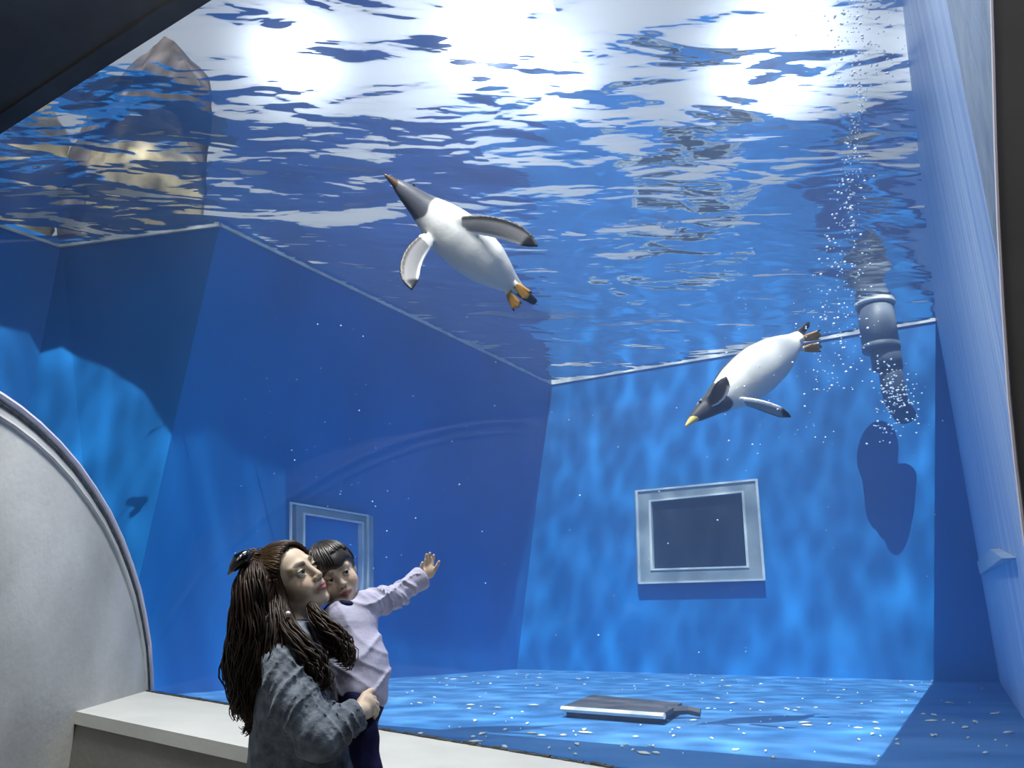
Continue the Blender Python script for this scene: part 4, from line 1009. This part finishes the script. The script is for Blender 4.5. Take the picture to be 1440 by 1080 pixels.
def shirt(w):
    d = f_chain(w, [cCH, cBE, cHI + v3(0, 0, .01)], [.080, .088, .084], .04); d = smin(d, f_capsule(w, (cRS + cCH) / 2, (cLS + cCH) / 2 + v3(0, 0, .012), .058, .056), .03)
    ar = f_chain(w, [cLS, (cLS + cLE) / 2, cLE, cLW], [.050, .044, .040, .034], .01) + fold(w, cLS, cLE, 2.4, .0065, 0, 45) + fold(w, cLE, cLW, 2.4, .0055, 2, 45)
    d = smin(d, ar, .02); d = smin(d, f_chain(w, [cRS, cRE, cRW], [.046, .038, .030]), .02)
    sd = w - cLS; d = d - .0085 * ridge(sd[:, 2] * 26 - sd[:, 0] * 16 + .9 * np.sin(w[:, 0] * 30 + 2) + .7 * np.sin(w[:, 2] * 17), 4) - .004 * ridge(sd[:, 2] * 42 + sd[:, 0] * 30 + np.sin(w[:, 2] * 25))
    t_ = nrm(cLW - cLE); s_ = (w - cLW) @ t_; near = np.linalg.norm(w - cLW, axis=1) < .08
    d = np.where(near, np.maximum(d, s_ - .006), d)
    cuff = np.maximum(f_capsule(w, cLW - t_ * .018, cLW + t_ * .006, .037, .041), -f_capsule(w, cLW - t_ * .012, cLW + t_ * .09, .026, .032)); cuff = np.maximum(cuff, s_ - .014); d = np.minimum(d, cuff)
    up_ = nrm(hc.wor((-.02, 0, -.05)) - cNB)
    d = smax(d, -f_capsule(w, cNB - up_ * .012, cNB + up_ * .08, .045, .050), .006)
    d = np.maximum(d, cHI[2] - .012 - w[:, 2] + .35 * (w[:, 0] - cHI[0]) * -1)
    return d
vs_, q = sdf_mesh(shirt, np.minimum(pts.min(0), cBE - .12) - v3(.02, .06, .0), pts.max(0) + .03, .0042, slack=1.6); child('shirt', np_mesh(vs_, q), M['lavender'], kid)
def pants(w):
    d = f_ellipsoid(w, cHI - v3(0, 0, .030), (.070, .080, .070))
    d = smin(d, f_chain(w, [Y(500, 990, 2.46), Y(510, 1035, 2.40), Y(520, 1092, 2.38), Y(523, 1130, 2.40)], [.052, .044, .036, .030]), .02)
    d = smin(d, f_chain(w, [Y(506, 990, 2.54), Y(511, 1040, 2.55), Y(514, 1100, 2.53), Y(516, 1140, 2.53)], [.050, .042, .034, .030]), .02)
    return d + .0025 * np.sin(w[:, 2] * 80 + 30 * w[:, 0])
pp = np.array([cHI, Y(523, 1140, 2.38), Y(532, 1150, 2.60), Y(500, 980, 2.46)])
vs_, q = sdf_mesh(pants, pp.min(0) - .1, pp.max(0) + .09, .0045); child('trousers', np_mesh(vs_, q), M['navy'], kid)
for x, y, yy in ((526, 1142, 2.40), (518, 1152, 2.53)):
    c = Y(x, y, yy); fsh = lambda w, c=c: smin(f_ellipsoid(w, c + v3(.03, 0, -.03), (.060, .028, .024)), f_capsule(w, c, c + v3(0, 0, -.02), .026), .02)
    vs_, q = sdf_mesh(fsh, c - v3(.07, .06, .09), c + v3(.12, .06, .06), .005); child('shoe', np_mesh(vs_, q), M['shoe'], kid)
b = bmesh.new(); up_ = nrm(hc.wor((-.02, 0, -.05)) - cNB); e1 = nrm(np.cross(up_, v3(0, 1, 0))); e2 = np.cross(up_, e1)
add_tube(b, [cNB + up_ * (.004 + .012 * math.cos(t)) + (e1 * math.cos(t) + e2 * math.sin(t)) * .049 for t in np.linspace(0, 2 * math.pi, 33)], .010, 8, False)
child('collar', bm_mesh(b), M['navy'], kid, True)
OC = np.array((.113, .096, .104))
def chair_mass(w):
    p = hc.loc(w); d = f_ellipsoid(p, (-.012, 0, .032), OC)
    fr = p[:, 0] * .80 - p[:, 2] * .95 - .040 + .010 * np.sin(p[:, 1] * 70) + .40 * np.clip(-p[:, 1] - .002, 0, .05)
    return smax(d, fr, .008) * hc.k
hp = np.array([hc.wor(v3(a, b_, c_)) for a in (-.15, .13) for b_ in (-.12, .12) for c_ in (-.1, .16)])
vs_, q = sdf_mesh(chair_mass, hp.min(0) - .02, hp.max(0) + .02, .0045); chh = child('hair', np_mesh(vs_, q), M['hair_black'], kid)
b = bmesh.new(); rs = np.random.RandomState(21); crown = v3(-.05, 0, .032 + .095)
for i in range(420):
    a_ = rs.uniform(-math.pi, math.pi); dx = v3(math.cos(a_), math.sin(a_), 0); pp = []
    el_end = (.95 if abs(a_) < .9 else (1.25 if abs(a_) < 1.7 else 1.6)) * rs.uniform(.88, 1.06) ; k0 = rs.uniform(.05, .5)
    if -1.15 < a_ < -.08: el_end *= .66
    for t in np.linspace(0, 1, 10):
        e = (k0 + (el_end + .35 - k0) * t); u_ = v3(math.cos(a_) * math.sin(e), math.sin(a_) * math.sin(e), math.cos(e))
        u_ = nrm(u_ + v3(-.25, 0, 0) * (1 - t)); pp.append(hc.wor(v3(-.012, 0, .032) + u_ * OC * (1.005 + .02 * math.sin(i * 1.7 + 4 * t))))
    add_tube(b, pp, [.0023] * 9 + [.0007], 5)
child('fringe', bm_mesh(b), M['hair_black'], kid, True)
